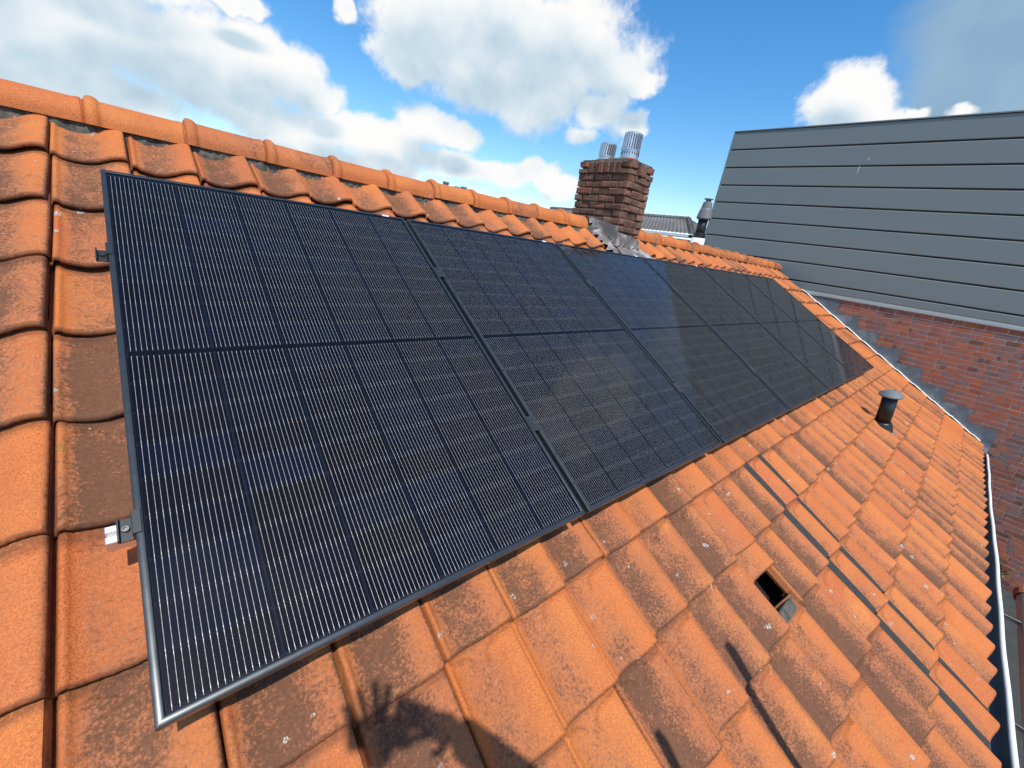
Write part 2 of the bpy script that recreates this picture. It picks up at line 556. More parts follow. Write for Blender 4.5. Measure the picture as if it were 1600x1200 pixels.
M['leaf'] = plain('wall_weed_leaf', (0.10, 0.16, 0.045), 0.6, 0, 0.3, 30)
M['chim_brick'] = brickmat('chimney_brick', [(0.210, 0.100, 0.062), (0.165, 0.085, 0.055), (0.235, 0.115, 0.070), (0.145, 0.080, 0.055), (0.20, 0.105, 0.068), (0.30, 0.095, 0.048)], dark=0.6, halves=False)
M['wall_brick'] = brickmat('wall_brick', [(0.46, 0.105, 0.045), (0.55, 0.140, 0.052), (0.24, 0.165, 0.160), (0.45, 0.115, 0.056), (0.13, 0.060, 0.055), (0.52, 0.150, 0.062), (0.36, 0.150, 0.130), (0.47, 0.115, 0.055), (0.22, 0.145, 0.135), (0.40, 0.17, 0.14)], dark=0.12)


def cladding_mat():
    m, N, bs, out = new_mat('grey_cladding')
    pos = N.n('ShaderNodeNewGeometry').outputs['Position']
    st = N.vm('MULTIPLY', pos, (1.0, 0.5, 8.0))
    n = N.noise(st, 1.1, 5.0, 0.6)
    g = N.noise(pos, 420.0, 2.0, 0.6)
    c = N.mix(n, rgba((0.172, 0.205, 0.203)), rgba((0.205, 0.238, 0.234)))
    N.link(c, bs.inputs['Base Color'])
    N.link(N.m('MULTIPLY_ADD', n, 0.15, 0.40), bs.inputs['Roughness'])
    bs.inputs['Specular IOR Level'].default_value = 0.5
    bump(N, bs, g, 0.10, 0.001)
    return m


M['clad'] = cladding_mat()


def cell_mat():
    m, N, bs, out = new_mat('silicon_cell')
    pos = N.n('ShaderNodeNewGeometry').outputs['Position']
    oi = N.n('ShaderNodeObjectInfo').outputs['Random']
    c = N.ramp(oi, [(0.0, (0.0030, 0.0035, 0.0085)), (0.35, (0.0038, 0.0038, 0.0068)), (0.6, (0.0034, 0.0050, 0.0150)), (0.8, (0.0042, 0.0040, 0.0055)), (1.0, (0.0032, 0.0037, 0.0090))])
    N.link(c, bs.inputs['Base Color'])
    bs.inputs['Roughness'].default_value = 0.4
    bs.inputs['Specular IOR Level'].default_value = 0.03
    return m


def glass_mat():
    m, N, bs, out = new_mat('panel_glass')
    N.t.nodes.remove(bs)
    pos = N.n('ShaderNodeNewGeometry').outputs['Position']
    tr = N.n('ShaderNodeBsdfTransparent')
    gl = N.n('ShaderNodeBsdfGlossy')
    gl.inputs['Roughness'].default_value = 0.035
    df = N.n('ShaderNodeBsdfDiffuse')
    df.inputs['Color'].default_value = (0.45, 0.44, 0.42, 1)
    fr = N.n('ShaderNodeFresnel')
    geo = N.n('ShaderNodeNewGeometry')
    N.link(N.m('ADD', 1.25, N.m('MULTIPLY', geo.outputs['Backfacing'], -0.2499)), fr.inputs['IOR'])
    b = N.n('ShaderNodeBump')
    b.inputs['Strength'].default_value = 0.025
    b.inputs['Distance'].default_value = 0.01
    N.link(N.noise(pos, 7.0, 2.0), b.inputs['Height'])
    N.link(b.outputs[0], gl.inputs['Normal'])
    mx = N.n('ShaderNodeMixShader')
    N.link(fr.outputs[0], mx.inputs[0])
    N.link(tr.outputs[0], mx.inputs[1])
    N.link(gl.outputs[0], mx.inputs[2])
    dust = N.smooth(N.noise(pos, 2.6, 7.0, 0.7), 0.48, 0.80, 0.0001, 0.0018)
    speck = N.m('MULTIPLY', N.smooth(N.noise(pos, 260.0, 2.0, 0.5), 0.78, 0.82), 0.2)
    mx2 = N.n('ShaderNodeMixShader')
    N.link(N.m('ADD', dust, speck), mx2.inputs[0])
    N.link(mx.outputs[0], mx2.inputs[1])
    N.link(df.outputs[0], mx2.inputs[2])
    N.link(mx2.outputs[0], out.inputs[0])
    return m


M['cell'] = cell_mat()
M['glass'] = glass_mat()
M['mid_strip'] = plain('black_centre_strip', (0.0035, 0.0042, 0.0075), 0.7, 0, 0.1, 20, 0.0, 0.03)
M['backsheet'] = plain('black_backsheet', (0.0120, 0.0150, 0.0260), 0.6, 0, 0.1, 20, 0.0, 0.05)

# ------------------------------------------------------------------ ground
g = MB().add([(-900, -900, -6.2), (900, -900, -6.2), (900, 900, -6.2), (-900, 900, -6.2)], [(0, 1, 2, 3)]).build('ground', M['paving'])
tag(g, kind='structure')

# ------------------------------------------------------------------ tiled roof
PIT = (PITCH, 0, 0)
roof = empty('tiled_roof', (0, 0, 0), PIT)
tag(roof, 'old orange clay pantile roof slope under the black solar panels', 'roof')
TW, TL = 0.229, 0.362
W0 = 0.187                     # depth of the tile troughs below the panel plane
FRONTS = [-0.312, 0.002, 0.316, 0.628, 0.942, 1.254, 1.566, 1.876, 2.180, 2.486, 2.792, 3.098, 3.396]
SKEW = [0.0015 - 0.0125 * max(0, i - 3) / 9 for i in range(13)]
U0 = -0.137 - 9 * TW
NCOL = 48
VAPEX = -0.70

PX = np.array([-0.060, -0.022, -0.008, 0.000, 0.012, 0.030, 0.055, 0.075, 0.10, 0.16, 0.24, 0.34, 0.44, 0.54, 0.63, 0.72, 0.80, 0.87, 0.92, 0.945, 0.960, 0.968])
PZ = np.array([-0.004, -0.003, 0.003, 0.013, 0.0195, 0.0215, 0.0205, 0.0150, 0.0105, 0.0055, 0.0018, 0.000, 0.0035, 0.0105, 0.0205, 0.0310, 0.0380, 0.0408, 0.0405, 0.0385, 0.0320, 0.0130])


def profile(s):
    return np.interp(s, PX, PZ)


def smooth_profile():
    s = np.linspace(-0.06, 0.968, 700)
    z = profile(s)
    k = np.hanning(31)
    k /= k.sum()
    zz = np.convolve(np.pad(z, 15, mode='edge'), k, mode='valid')
    w = np.clip((s - 0.10) / 0.05, 0, 1) * np.clip((0.93 - s) / 0.03, 0, 1)
    return s, z * (1 - w) + zz * w


PS, PSZ = smooth_profile()


def ridge_bar(x, y, pts, wid, hgt):
    """height of a raised bar following a polyline"""
    best = np.full(x.shape, 9.0)
    for (ax, ay), (bx, by) in zip(pts[:-1], pts[1:]):
        dx, dy = bx - ax, by - ay
        t = np.clip(((x - ax) * dx + (y - ay) * dy) / (dx * dx + dy * dy), 0, 1)
        best = np.minimum(best, np.hypot(x - ax - t * dx, y - ay - t * dy))
    return hgt * np.clip(1 - (best / wid) ** 2, 0, 1)


def tile_mesh(name, mat, seed, fine=True, x_from=-0.06, length=TL, bars=True):
    r = np.random.default_rng(seed)
    if fine:
        xs = np.unique(np.concatenate([PX[PX >= x_from], np.linspace(max(x_from, 0.10), 0.93, 30), [x_from]]))
        ys = np.concatenate([[0.0, 0.004, 0.010], np.linspace(0.025, 0.215, 8), np.linspace(0.225, 0.300, 18), [0.312], [0.335, length]])
        ys = np.unique(ys[ys <= length])
    else:
        xs = np.array([-0.06, -0.01, 0.0, 0.03, 0.08, 0.2, 0.34, 0.5, 0.66, 0.8, 0.88, 0.94, 0.968])
        ys = np.array([0.0, 0.16, 0.312, length])
    X, Y = np.meshgrid(xs, ys)
    x, y = X * TW, Y
    Z = np.interp(X, PS, PSZ)
    Z = Z + 0.025 * (1 - Y / 0.31)
    # handmade warp
    a = r.normal(0, 1, 4)
    Z += 0.0014 * a[0] * np.sin(X * 3.0 + a[1]) + 0.0018 * a[2] * (Y / 0.36 - 0.4) ** 2 * 4 * 0.5 + 0.0012 * a[3] * (X - 0.5) * (Y / 0.36)
    if fine and bars:
        Z += ridge_bar(x, y, [(0.016, 0.276), (0.050, 0.275), (0.072, 0.266), (0.084, 0.252)], 0.0065, 0.0080)
        Z += ridge_bar(x, y, [(0.200, 0.283), (0.160, 0.279), (0.138, 0.270), (0.127, 0.252), (0.124, 0.236)], 0.0065, 0.0075)
    # rounded front lip
    yy = y.copy()
    if fine:
        Z[0] -= 0.0042
        Z[1] -= 0.0008
        Z[2] += 0.0006
        yy[0] -= 0.0
        wob = 0.0015 * np.sin(xs * 9 + a[0]) + r.normal(0, 0.0004, len(xs))
        yy[:3] += wob
    ny, nx = X.shape
    V = [(x[j, i], yy[j, i], Z[j, i]) for j in range(ny) for i in range(nx)]
    F = [(j * nx + i, j * nx + i + 1, (j + 1) * nx + i + 1, (j + 1) * nx + i) for j in range(ny - 1) for i in range(nx - 1)]
    S = [(xs[i], ys[j] / 0.31) for j in range(ny) for i in range(nx)]

    def skirt(idx, off, drop):
        b = len(V)
        for k in idx:
            p = V[k]
            V.append((p[0] + off[0], p[1] + off[1], p[2] - drop))
            S.append(S[k])
        for q in range(len(idx) - 1):
            F.append((idx[q], b + q, b + q + 1, idx[q + 1]))
        return list(range(b, b + len(idx)))
    f1 = skirt(list(range(nx)), (0, -0.0022, 0), 0.0045)
    f2 = skirt(f1, (0, 0.0012, 0), 0.0060)
    skirt(f2, (0, 0.016, 0), 0.001)
    rgt = [j * nx + nx - 1 for j in range(ny)]
    skirt(list(reversed(rgt)), (-0.004, 0, 0), 0.012)
    lft = [j * nx for j in range(ny)]
    skirt(list(reversed(lft))[::-1], (0.001, 0, 0), 0.013)
    bck = [(ny - 1) * nx + i for i in range(nx)]
    skirt(list(reversed(bck)), (0, 0, 0), 0.011)
    me = bpy.data.meshes.new(name)
    me.from_pydata(V, [], F)
    me.materials.append(mat)
    uv = me.uv_layers.new(name='st')
    li = np.empty(len(me.loops), dtype=np.int32)
    me.loops.foreach_get('vertex_index', li)
    uv.data.foreach_set('uv', np.array(S)[li].astype(np.float32).ravel())
    sharp_by_angle(me, 55)
    me.update()
    return me


def cam_px(p):
    d = p - CAM_P
    z = -d.dot(CAM_B)
    if z < 0.05:
        return None
    k = 14.2954 / 36 * 1600 / z
    return 800 + d.dot(CAM_R) * k, 600 - d.dot(CAM_U) * k, z


TILES = [tile_mesh('roof_tile', M['tile'], 100 + i) for i in range(7)]
TILES_NEW = [tile_mesh('roof_tile', M['tile_new'], 200 + i, x_from=0.40) for i in range(2)]
TILES_CLEAN = [tile_mesh('roof_tile', M['tile_new'], 300 + i) for i in range(2)]
PANEL_U1 = 6 * 1.134 + 5 * 0.02


def hidden_by_panels(u, v):
    return 0.10 < u < PANEL_U1 - 0.35 and 0.12 < v < 1.50


CHIM = (3.50, 3.88, 0.37, 0.99)
spots = []
for ri, vf in enumerate(FRONTS):
    for ci in range(NCOL):
        u = U0 + ci * TW + rng.normal(0, 0.0028)
        if ci in (21, 22) and ri >= 7:
            u += 0.012
        v = vf + SKEW[ri] * u + rng.normal(0, 0.0035) + 0.003 * math.sin(u * 1.7 + ri)
        if u + TW > 8.99:
            continue
        spots.append([ri, ci, u, v])
seen = []
unseen = []
HOLE = (8 + 1, 9 + 9)          # the slipped tile
for sp in spots:
    ri, ci, u, v = sp
    q = cam_px(RW(u + TW / 2, v - 0.14, W0 - 0.03))
    inside = q is not None and -60 < q[0] < 1660 and -60 < q[1] < 1290
    if hidden_by_panels(u + TW / 2, v - 0.15) or not inside:
        unseen.append(sp)
    else:
        d = (RW(u + TW / 2, v - 0.14, W0) - CAM_P).length
        seen.append((d, sp))
seen.sort(key=lambda e: e[0])
singles = [e[1] for e in seen[:300]]
rest = [e[1] for e in seen[300:]] + unseen
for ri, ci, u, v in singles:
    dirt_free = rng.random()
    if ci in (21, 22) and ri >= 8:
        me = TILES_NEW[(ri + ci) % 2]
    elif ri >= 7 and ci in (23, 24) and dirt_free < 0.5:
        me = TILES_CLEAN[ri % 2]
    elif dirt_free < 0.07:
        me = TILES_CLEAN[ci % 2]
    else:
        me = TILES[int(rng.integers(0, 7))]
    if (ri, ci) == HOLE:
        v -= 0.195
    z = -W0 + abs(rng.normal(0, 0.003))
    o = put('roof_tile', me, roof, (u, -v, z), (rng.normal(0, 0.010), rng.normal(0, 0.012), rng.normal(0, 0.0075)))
# the rest (far away, under the panels or out of view) as one part
coarse = [tile_mesh('roof_tile_far', M['tile'], 400 + i, fine=False) for i in range(3)]
CV, CF, CUV, CR = [], [], [], []
cv = []
for me in coarse:
    n = len(me.vertices)
    a = np.empty(n * 3, dtype=np.float32)
    me.vertices.foreach_get('co', a)
    fl = [tuple(p.vertices) for p in me.polygons]
    uvd = np.empty(len(me.loops) * 2, dtype=np.float32)
    me.uv_layers['st'].data.foreach_get('uv', uvd)
    cv.append((a.reshape(-1, 3), fl, uvd))
base = 0
for ri, ci, u, v in rest:
    a, fl, uvd = cv[int(rng.integers(0, 3))]
    rz = rng.normal(0, 0.006)
    b = a.copy()
    b[:, 0] = a[:, 0] - a[:, 1] * rz + u
    b[:, 1] = a[:, 1] + a[:, 0] * rz - v
    b[:, 2] = a[:, 2] - W0 + abs(rng.normal(0, 0.0012))
    CV.append(b)
    CF += [tuple(i + base for i in f) for f in fl]
    CUV.append(uvd)
    CR.append(np.full(len(b), rng.random(), dtype=np.float32))
    base += len(b)
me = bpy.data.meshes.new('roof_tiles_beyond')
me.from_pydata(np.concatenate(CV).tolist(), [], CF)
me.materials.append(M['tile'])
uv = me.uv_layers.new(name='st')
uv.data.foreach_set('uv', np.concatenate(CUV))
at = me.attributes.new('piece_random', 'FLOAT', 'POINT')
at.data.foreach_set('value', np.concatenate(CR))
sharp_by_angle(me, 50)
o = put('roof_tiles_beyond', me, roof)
tag(o, kind='stuff')
for me in coarse:
    bpy.data.meshes.remove(me)

# boarding under the tiles, battens, back slope
mb = MB()
mb.box(U0, 8.985, -3.36, 0.70, -W0 - 0.115, -W0 - 0.085)
mb.build('boarding', M['underlay'], roof)
bmesh_batten = MB().box(U0, 8.98, -0.016, 0.016, -W0 - 0.060, -W0 - 0.030).mesh('batten', M['batten'])
for ri in (8, 9, 10, 11):
    put('batten', bmesh_batten, roof, (0, -(FRONTS[ri] - 0.335), 0))
hu, hv = U0 + HOLE[1] * TW, FRONTS[HOLE[0]]
slab = MB().grid(4, 10, lambda p, q: Vector((hu + 0.012 + 0.085 * p, -(hv - 0.20 + 0.17 * q), -W0 - 0.012 + 0.006 * math.sin(q * 17) * p - 0.012 * p)))
slab.build('mortar_slab', M['mortar'], roof)
MB().bbox(hu + 0.02, hu + TW * 0.95, -(hv - 0.015), -(hv - 0.065), -W0 + 0.012, -W0 + 0.036, 0.004).build('mortar_ledge', M['mortar'], roof)
# soaker strips shown in the two gapped columns
strip = MB().box(0.0, 0.112, 0.0, 0.31, 0.018, 0.024).mesh('grey_strip', M['lead_strip'])
for ri in range(8, 13):
    for ci in (21, 22):
        put('grey_strip', strip, roof, (U0 + ci * TW + 0.006, -(FRONTS[ri] + SKEW[ri] * 2.7) + 0.004, -W0 + 0.006), (-0.06, 0, 0))

# ridge: y 0.67, one half-round collared tile every 0.335 m
RIDGE_Y, RIDGE_Z = 0.665, 0.180


def ridge_z(x):
    return RIDGE_Z - 0.013 * math.exp(-((x - 1.5) / 0.9) ** 2)


def ridge_tile_mesh(seed, L=0.335):
    r = random.Random(seed)
    stations = [(0.0, 0.096), (0.004, 0.104), (0.010, 0.112), (0.022, 0.115), (0.036, 0.112), (0.044, 0.106), (0.050, 0.099), (0.060, 0.0985),
                (0.15, 0.097), (0.24, 0.096), (0.30, 0.0955), (0.318, 0.0985), (0.326, 0.0985), (0.330, 0.093), (0.334, 0.092)]
    n = 18
    V, F, S = [], [], []
    for x, rad in stations:
        for k in range(n + 1):
            a = math.pi * k / n
            cx = math.cos(a)
            hz = math.sin(a)
            wob = 1 + 0.010 * math.sin(3 * a + seed) + r.uniform(-0.003, 0.003)
            V.append((x, -cx * rad * wob, hz * rad * 0.94 * wob + 0.004 - (0.012 if k in (0, n) else 0)))
            S.append((k / n, x / L))
    m = n + 1
    for i in range(len(stations) - 1):
        for k in range(n):
            F.append((i * m + k, i * m + k + 1, (i + 1) * m + k + 1, (i + 1) * m + k))
    b = len(V)
    for i in (0, len(stations) - 1):
        for k in range(m):
            p = V[i * m + k]
            V.append((p[0], p[1] * 0.85, p[2] * 0.85))
            S.append((k / n, 0))
    for k in range(n):
        F.append((k, b + k, b + k + 1, k + 1))
        i0 = (len(stations) - 1) * m
        F.append((i0 + k, i0 + k + 1, b + m + k + 1, b + m + k))
    for side in (0, n):
        idx = [i * m + side for i in range(len(stations))]
        b = len(V)
        for q in idx:
            p = V[q]
            V.append((p[0], p[1] * 0.86, p[2]))
            S.append((0, 0))
        for q in range(len(idx) - 1):
            F.append((idx[q], idx[q + 1], b + q + 1, b + q) if side == 0 else (idx[q + 1], idx[q], b + q, b + q + 1))
    me = bpy.data.meshes.new('ridge_tile')
    me.from_pydata(V, [], F)
    me.materials.append(M['ridge'])
    uv = me.uv_layers.new(name='st')
    li = np.empty(len(me.loops), dtype=np.int32)
    me.loops.foreach_get('vertex_index', li)
    uv.data.foreach_set('uv', np.array(S)[li].astype(np.float32).ravel())
    sharp_by_angle(me, 50)
    me.update()
    return me


RM = [ridge_tile_mesh(i) for i in range(4)]
INVP = Matrix.Rotation(-PITCH, 4, 'X')


def to_roof(o, x, y, z, rx=0.0, ry=0.0, rz=0.0):
    """place a child of the roof by world coordinates and world rotation"""
    mwd = Matrix.Translation((x, y, z)) @ Matrix.Rotation(rz, 4, 'Z') @ Matrix.Rotation(ry, 4, 'Y') @ Matrix.Rotation(rx, 4, 'X')
    ml = INVP @ mwd
    o.location = ml.to_translation()
    o.rotation_euler = ml.to_euler()


k = 0
x = -0.04 - 6 * 0.335
while x < 8.80:
    if not (x + 0.335 > CHIM[0] + 0.02 and x < CHIM[1] - 0.02):
        o = put('ridge_tile', RM[k % 4], roof)
        slope = (ridge_z(x + 0.335) - ridge_z(x)) / 0.335
        to_roof(o, x, RIDGE_Y + rng.normal(0, 0.003), ridge_z(x) + rng.normal(0, 0.002), rng.normal(0, 0.02), -slope + rng.normal(0, 0.008), rng.normal(0, 0.008))
    x += 0.335
    k += 1


# mortar bedding under the ridge
def bed(a, b):
    nx, ny = int((b - a) / 0.015), 10
    r = np.random.default_rng(int(a * 10) + 60)
    jit = r.normal(0, 1, (ny + 1, nx + 1))

    def fn(p, q):
        xx = a + p * (b - a)
        j = jit[int(round(q * ny)), int(round(p * nx))]
        ang = q * 2 - 1
        aa_ = abs(ang)
        yy = RIDGE_Y + math.copysign(np.interp(aa_, [0, 0.4, 0.7, 1.0], [0, 0.06, 0.086, 0.104]) + 0.003 * j, ang)
        zz = ridge_z(xx) + np.interp(aa_, [0, 0.4, 0.7, 1.0], [0.03, 0.025, 0.0, -0.105]) + 0.003 * j
        return INVP @ Vector((xx, yy, zz))
    return MB().grid(nx, ny, fn).build('ridge_mortar', M['mortar'], roof)


bed(U0, CHIM[0] + 0.01)
bed(CHIM[1] - 0.01, 8.9)
# back slope of the same roof (the other side of the ridge)
mb = MB()
a, b = RIDGE_Y + 0.02, RIDGE_Y + 3.6
vs = [(U0, a, 0.205), (8.98, a, 0.205), (8.98, b, 0.205 - (b - a) * 0.577), (U0, b, 0.205 - (b - a) * 0.577)]
mb.add([INVP @ Vector(p) for p in vs], [(0, 1, 2, 3)])
vs2 = [(p[0], p[1], p[2] - 0.08) for p in vs]
mb.add([INVP @ Vector(p) for p in vs2], [(3, 2, 1, 0)])
o = mb.build('back_slope', M['tile'], roof)

# eaves gutter with pale outer rim
gut = MB()
prof = []
for kk in range(11):
    aa = math.pi * kk / 10
    prof.append((0.068 - 0.072 * math.cos(aa), -0.060 * math.sin(aa) - 0.004))


def gutter_y(xx):
    return -2.822 + 0.0105 * (xx - 3.0)


GX = np.linspace(U0, 8.97, 40)
GZ0 = -1.925


def gut_fn(p, q):
    xx = U0 + p * (8.97 - U0)
    i = min(10, int(round(q * 10)))
    wv = 0.004 * math.sin(xx * 2.1) + 0.002 * math.sin(xx * 7)
    return INVP @ Vector((xx, gutter_y(xx) - prof[i][0] + 0.01 + wv, GZ0 + prof[i][1] + 0.006 * math.sin(xx * 0.8)))


gut.grid(40, 10, gut_fn)
o = gut.build('gutter', M['zinc'], roof, smooth=True)
rim = MB()
n = 10


def rim_fn(p, q):
    xx = U0 + p * (8.97 - U0)
    wv = 0.004 * math.sin(xx * 2.1) + 0.002 * math.sin(xx * 7)
    aa = 2 * math.pi * q
    return INVP @ Vector((xx, gutter_y(xx) - 0.140 + 0.01 + wv + 0.013 * math.cos(aa), GZ0 + 0.004 + 0.006 * math.sin(xx * 0.8) + 0.011 * math.sin(aa)))


rim.grid(60, 10, rim_fn)
rm = rim.build('gutter_rim', M['white'], o, smooth=True)
# lead apron between eaves tiles and gutter
ap = MB().grid(60, 2, lambda p, q: INVP @ Vector((U0 + p * (8.97 - U0), gutter_y(U0 + p * (8.97 - U0)) + 0.12 - 0.11 * q, -1.862 - 0.055 * q + 0.003 * math.sin(p * 200))))
ap.build('eaves_apron', M['lead'], roof)
# house wall below the eaves
hw = MB().box(U0, 8.98, -2.72, -2.52, -6.2, -1.95)
hwo = hw.build('house_wall', M['wall_brick'])
tag(hwo, 'brick house wall below the eaves of the orange tiled roof', 'wall')
# white verge fillet along the neighbour wall
vf = MB()


def verge_fn(p, q):
    v = -0.05 + p * 3.32
    t = v * 3.2
    step = (t - math.floor(t))
    w = 0.138 + 0.010 * step
    uu = 8.930 + 0.055 * q
    return Vector((uu, -v, -w - 0.006 * math.sin(q * math.pi) + 0.006 * q))


vf.grid(90, 4, verge_fn)
vf.build('verge_fillet', M['white_old'], roof)

# ------------------------------------------------------------------ solar panels
PW, PH, GAP, FD = 1.134, 1.722, 0.02, 0.030
LIP = 0.0135
CELL_W, CELL_H = 0.1805, 0.0908
XM = (PW - 6 * 0.182 - 5 * 0.0022) / 2
frame_mb = MB()
# the four profiles, mitred, with a rounded outer edge
def frame_bar(mb, p0, p1, inward):
    """bar from outer corner p0 to p1, profile swept with mitres"""
    p0, p1, inward = Vector(p0), Vector(p1), Vector(inward)
    d = (p1 - p0).normalized()
    pr = [(0.0, -FD), (0.0, -0.003), (0.0008, -0.0008), (0.003, 0.0), (LIP - 0.001, 0.0), (LIP, -0.0006), (LIP, -0.0045)]
    vs = []
    for q, sgn in ((p0, 1), (p1, -1)):
        for i, z in pr:
            p = q + inward * i + d * sgn * i
            vs.append((p.x, p.y, z))
    n = len(pr)
    mb.add(vs, [(k, k + 1, n + k + 1, n + k) for k in range(n - 1)])


FR = []
for a, b, inn in (((0, 0), (PW, 0), (0, -1)), ((PW, 0), (PW, -PH), (-1, 0)), ((PW, -PH), (0, -PH), (0, 1)), ((0, -PH), (0, 0), (1, 0))):
    m_ = MB()
    frame_bar(m_, (a[0], a[1], 0), (b[0], b[1], 0), (inn[0], inn[1], 0))
    me = m_.mesh('frame_bar', M['frame'])
    sharp_by_angle(me, 50)
    FR.append(me)
glass_me = MB().box(LIP - 0.002, PW - LIP + 0.002, -PH + LIP - 0.002, -LIP + 0.002, -0.0052, -0.0024).mesh('glass_pane', M['glass'])
back_me = MB().box(0.004, PW - 0.004, -PH + 0.004, -0.004, -0.0100, -0.0076).mesh('backsheet', M['backsheet'])
# a half-cut cell with clipped corners
cw, ch, cc = CELL_W / 2, CELL_H / 2, 0.004
oc = [(-cw + cc, -ch), (cw - cc, -ch), (cw, -ch + cc), (cw, ch - cc), (cw - cc, ch), (-cw + cc, ch), (-cw, ch - cc), (-cw, -ch + cc)]
cell_mb = MB().add([(p[0], p[1], 0.0004) for p in oc] + [(p[0], p[1], -0.0002) for p in oc],
                   [tuple(range(8))] + [(i, i + 8, (i + 1) % 8 + 8, (i + 1) % 8) for i in range(8)])
cell_me = cell_mb.mesh('solar_cell', M['cell'])
ROWS = []
Y_TOP = -0.026
for r in range(18):
    y = Y_TOP - CELL_H / 2 - r * (CELL_H + 0.0012) - (0.020 if r >= 9 else 0.0)
    ROWS.append(y)
COLS = [XM + 0.091 + c * (0.182 + 0.0022) for c in range(6)]
# round-wire conductors: sixteen per column, with pads and bright bridges between rows
wire_mb = MB()


def wire_strip(mb, xc, ya, yb, wd, zt):
    mb.add([(xc - wd, ya, zt - 0.00006), (xc, ya, zt), (xc + wd, ya, zt - 0.00006), (xc - wd, yb, zt - 0.00006), (xc, yb, zt), (xc + wd, yb, zt - 0.00006)],
           [(0, 3, 4, 1), (1, 4, 5, 2)])


wr = random.Random(3)
for c in range(6):
    for w_ in range(16):
        xw = COLS[c] + CELL_W * 0.975 * ((w_ + 0.5) / 16 - 0.5)
        for half in (0, 1):
            rows = ROWS[half * 9:half * 9 + 9]
            wire_strip(wire_mb, xw, rows[0] + CELL_H / 2 - 0.003, rows[-1] - CELL_H / 2 - 0.004, 0.00026, -0.0062)
            for y in rows:
                for pd in range(6):
                    yy = y + CELL_H * (0.40 - pd * 0.16)
                    wire_strip(wire_mb, xw, yy + 0.0016, yy - 0.0016, 0.00035, -0.00612)
                wire_strip(wire_mb, xw, y - CELL_H / 2 + 0.0065, y - CELL_H / 2 + 0.0012, 0.00050, -0.00605)
                wire_strip(wire_mb, xw, y + CELL_H / 2 - 0.0012, y + CELL_H / 2 - 0.0065, 0.00050, -0.00605)
wire_me = wire_mb.mesh('busbar_wires', M['wire'])
ribbon_me = MB().box(-0.0022, 0.0022, -0.80, 0.0, 0, 0.0003).mesh('ribbon', M['backsheet'])
ymid = (ROWS[8] + ROWS[9]) / 2
strip_me = MB().box(LIP + 0.004, PW - LIP - 0.004, ymid - 0.0085, ymid + 0.0085, -0.0076, -0.0071).mesh('centre_strip', M['mid_strip'])
label_me = MB().bbox(-0.034, 0.0, -0.0125, -0.001, 0.0001, 0.0012, 0.0003).mesh('label_tab', M['white'])
PLAB = ['nearest black solar panel, at the left end of the row', 'second black solar panel from the left', 'black solar panel just below the brick chimney, third from left',
        'fourth black solar panel from the left', 'fifth black solar panel, second from the right end', 'farthest black solar panel at the right end of the row']
for pidx in range(6):
    p = empty('solar_panel', (pidx * (PW + GAP), 0, 0), PIT)
    tag(p, PLAB[pidx], 'solar panel', 'row of solar panels on the roof')
    for me in FR:
        put('frame_bar', me, p)
    put('backsheet', back_me, p)
    for c in range(6):
        for r in range(18):
            put('solar_cell', cell_me, p, (COLS[c], ROWS[r], -0.0070))
    wo_ = put('busbar_wires', wire_me, p)
    tag(wo_, kind='stuff')
    put('centre_strip', strip_me, p)
    put('glass_pane', glass_me, p)
    put('label_tab', label_me, p, (PW - 0.085, 0.0, 0.0))

# rails and clamps
RAIL_V = (0.440, 1.340)
for i, rv in enumerate(RAIL_V):
    rail = empty('mounting_rail', RW(-0.03, rv, 0.07), PIT)
    tag(rail, ['upper aluminium mounting rail with dark end clamp at the left panel edge', 'lower aluminium mounting rail, bright end showing left of the panel'][i], 'mounting rail', 'mounting rails under the panels')
    x0 = 0.034 if i == 0 else -0.018
    mb = MB()
    for a, b in ((-0.019, -0.004), (0.004, 0.019)):
        mb.bbox(x0, PANEL_U1 + 0.06, a, b, 0.0, 0.0385, 0.0015)
    mb.box(x0, PANEL_U1 + 0.06, -0.0185, 0.0185, -0.002, 0.012)
    mb.build('rail_profile', M['alu'], rail)
    # end clamp at the left: Z-shaped with a socket bolt
    ec = MB()
    ec.bbox(0.004, 0.030, -0.026, 0.026, 0.0390, 0.0425, 0.0008)
    ec.bbox(0.001, 0.0045, -0.026, 0.026, 0.0390, 0.052, 0.0008)
    ec.bbox(0.0255, 0.0295, -0.026, 0.026, 0.0430, 0.0728, 0.0008)
    ec.bbox(0.0262, 0.0410, -0.026, 0.026, 0.0705, 0.0738, 0.0008)
    e = ec.build('end_clamp', M['clamp'], rail)
    mbb = MB().lathe([(0.0068, 0), (0.0068, 0.006), (0.0062, 0.007), (0.0040, 0.007), (0.0036, 0.003), (0.0001, 0.003)], 14, Matrix.Translation((0.014, 0.0, 0.0427)), caps=False)
    mbb.build('bolt', M['bolt'], e)
    for j in range(1, 6):
        uc = j * (PW + GAP) - GAP / 2 + 0.03
        mc = MB()
        mc.bbox(uc - 0.022, uc + 0.022, -0.035, 0.035, 0.0702, 0.0738, 0.0010)
        mc.box(uc - 0.009, uc + 0.009, -0.035, 0.035, 0.040, 0.0702)
        mco = mc.build('middle_clamp', M['clamp'], rail)
        MB().lathe([(0.0068, 0), (0.0068, 0.004), (0.0060, 0.005), (0.0040, 0.005), (0.0036, 0.002), (0.0001, 0.002)], 12, Matrix.Translation((uc, 0.0, 0.0739)), caps=False).build('bolt', M['bolt'], mco)
    # roof hooks
    for hx in np.arange(0.35, 6.9, 1.1):
        MB().box(hx, hx + 0.03, -0.05, 0.02, -0.055, -0.0025).build('roof_hook', M['bolt'], rail)


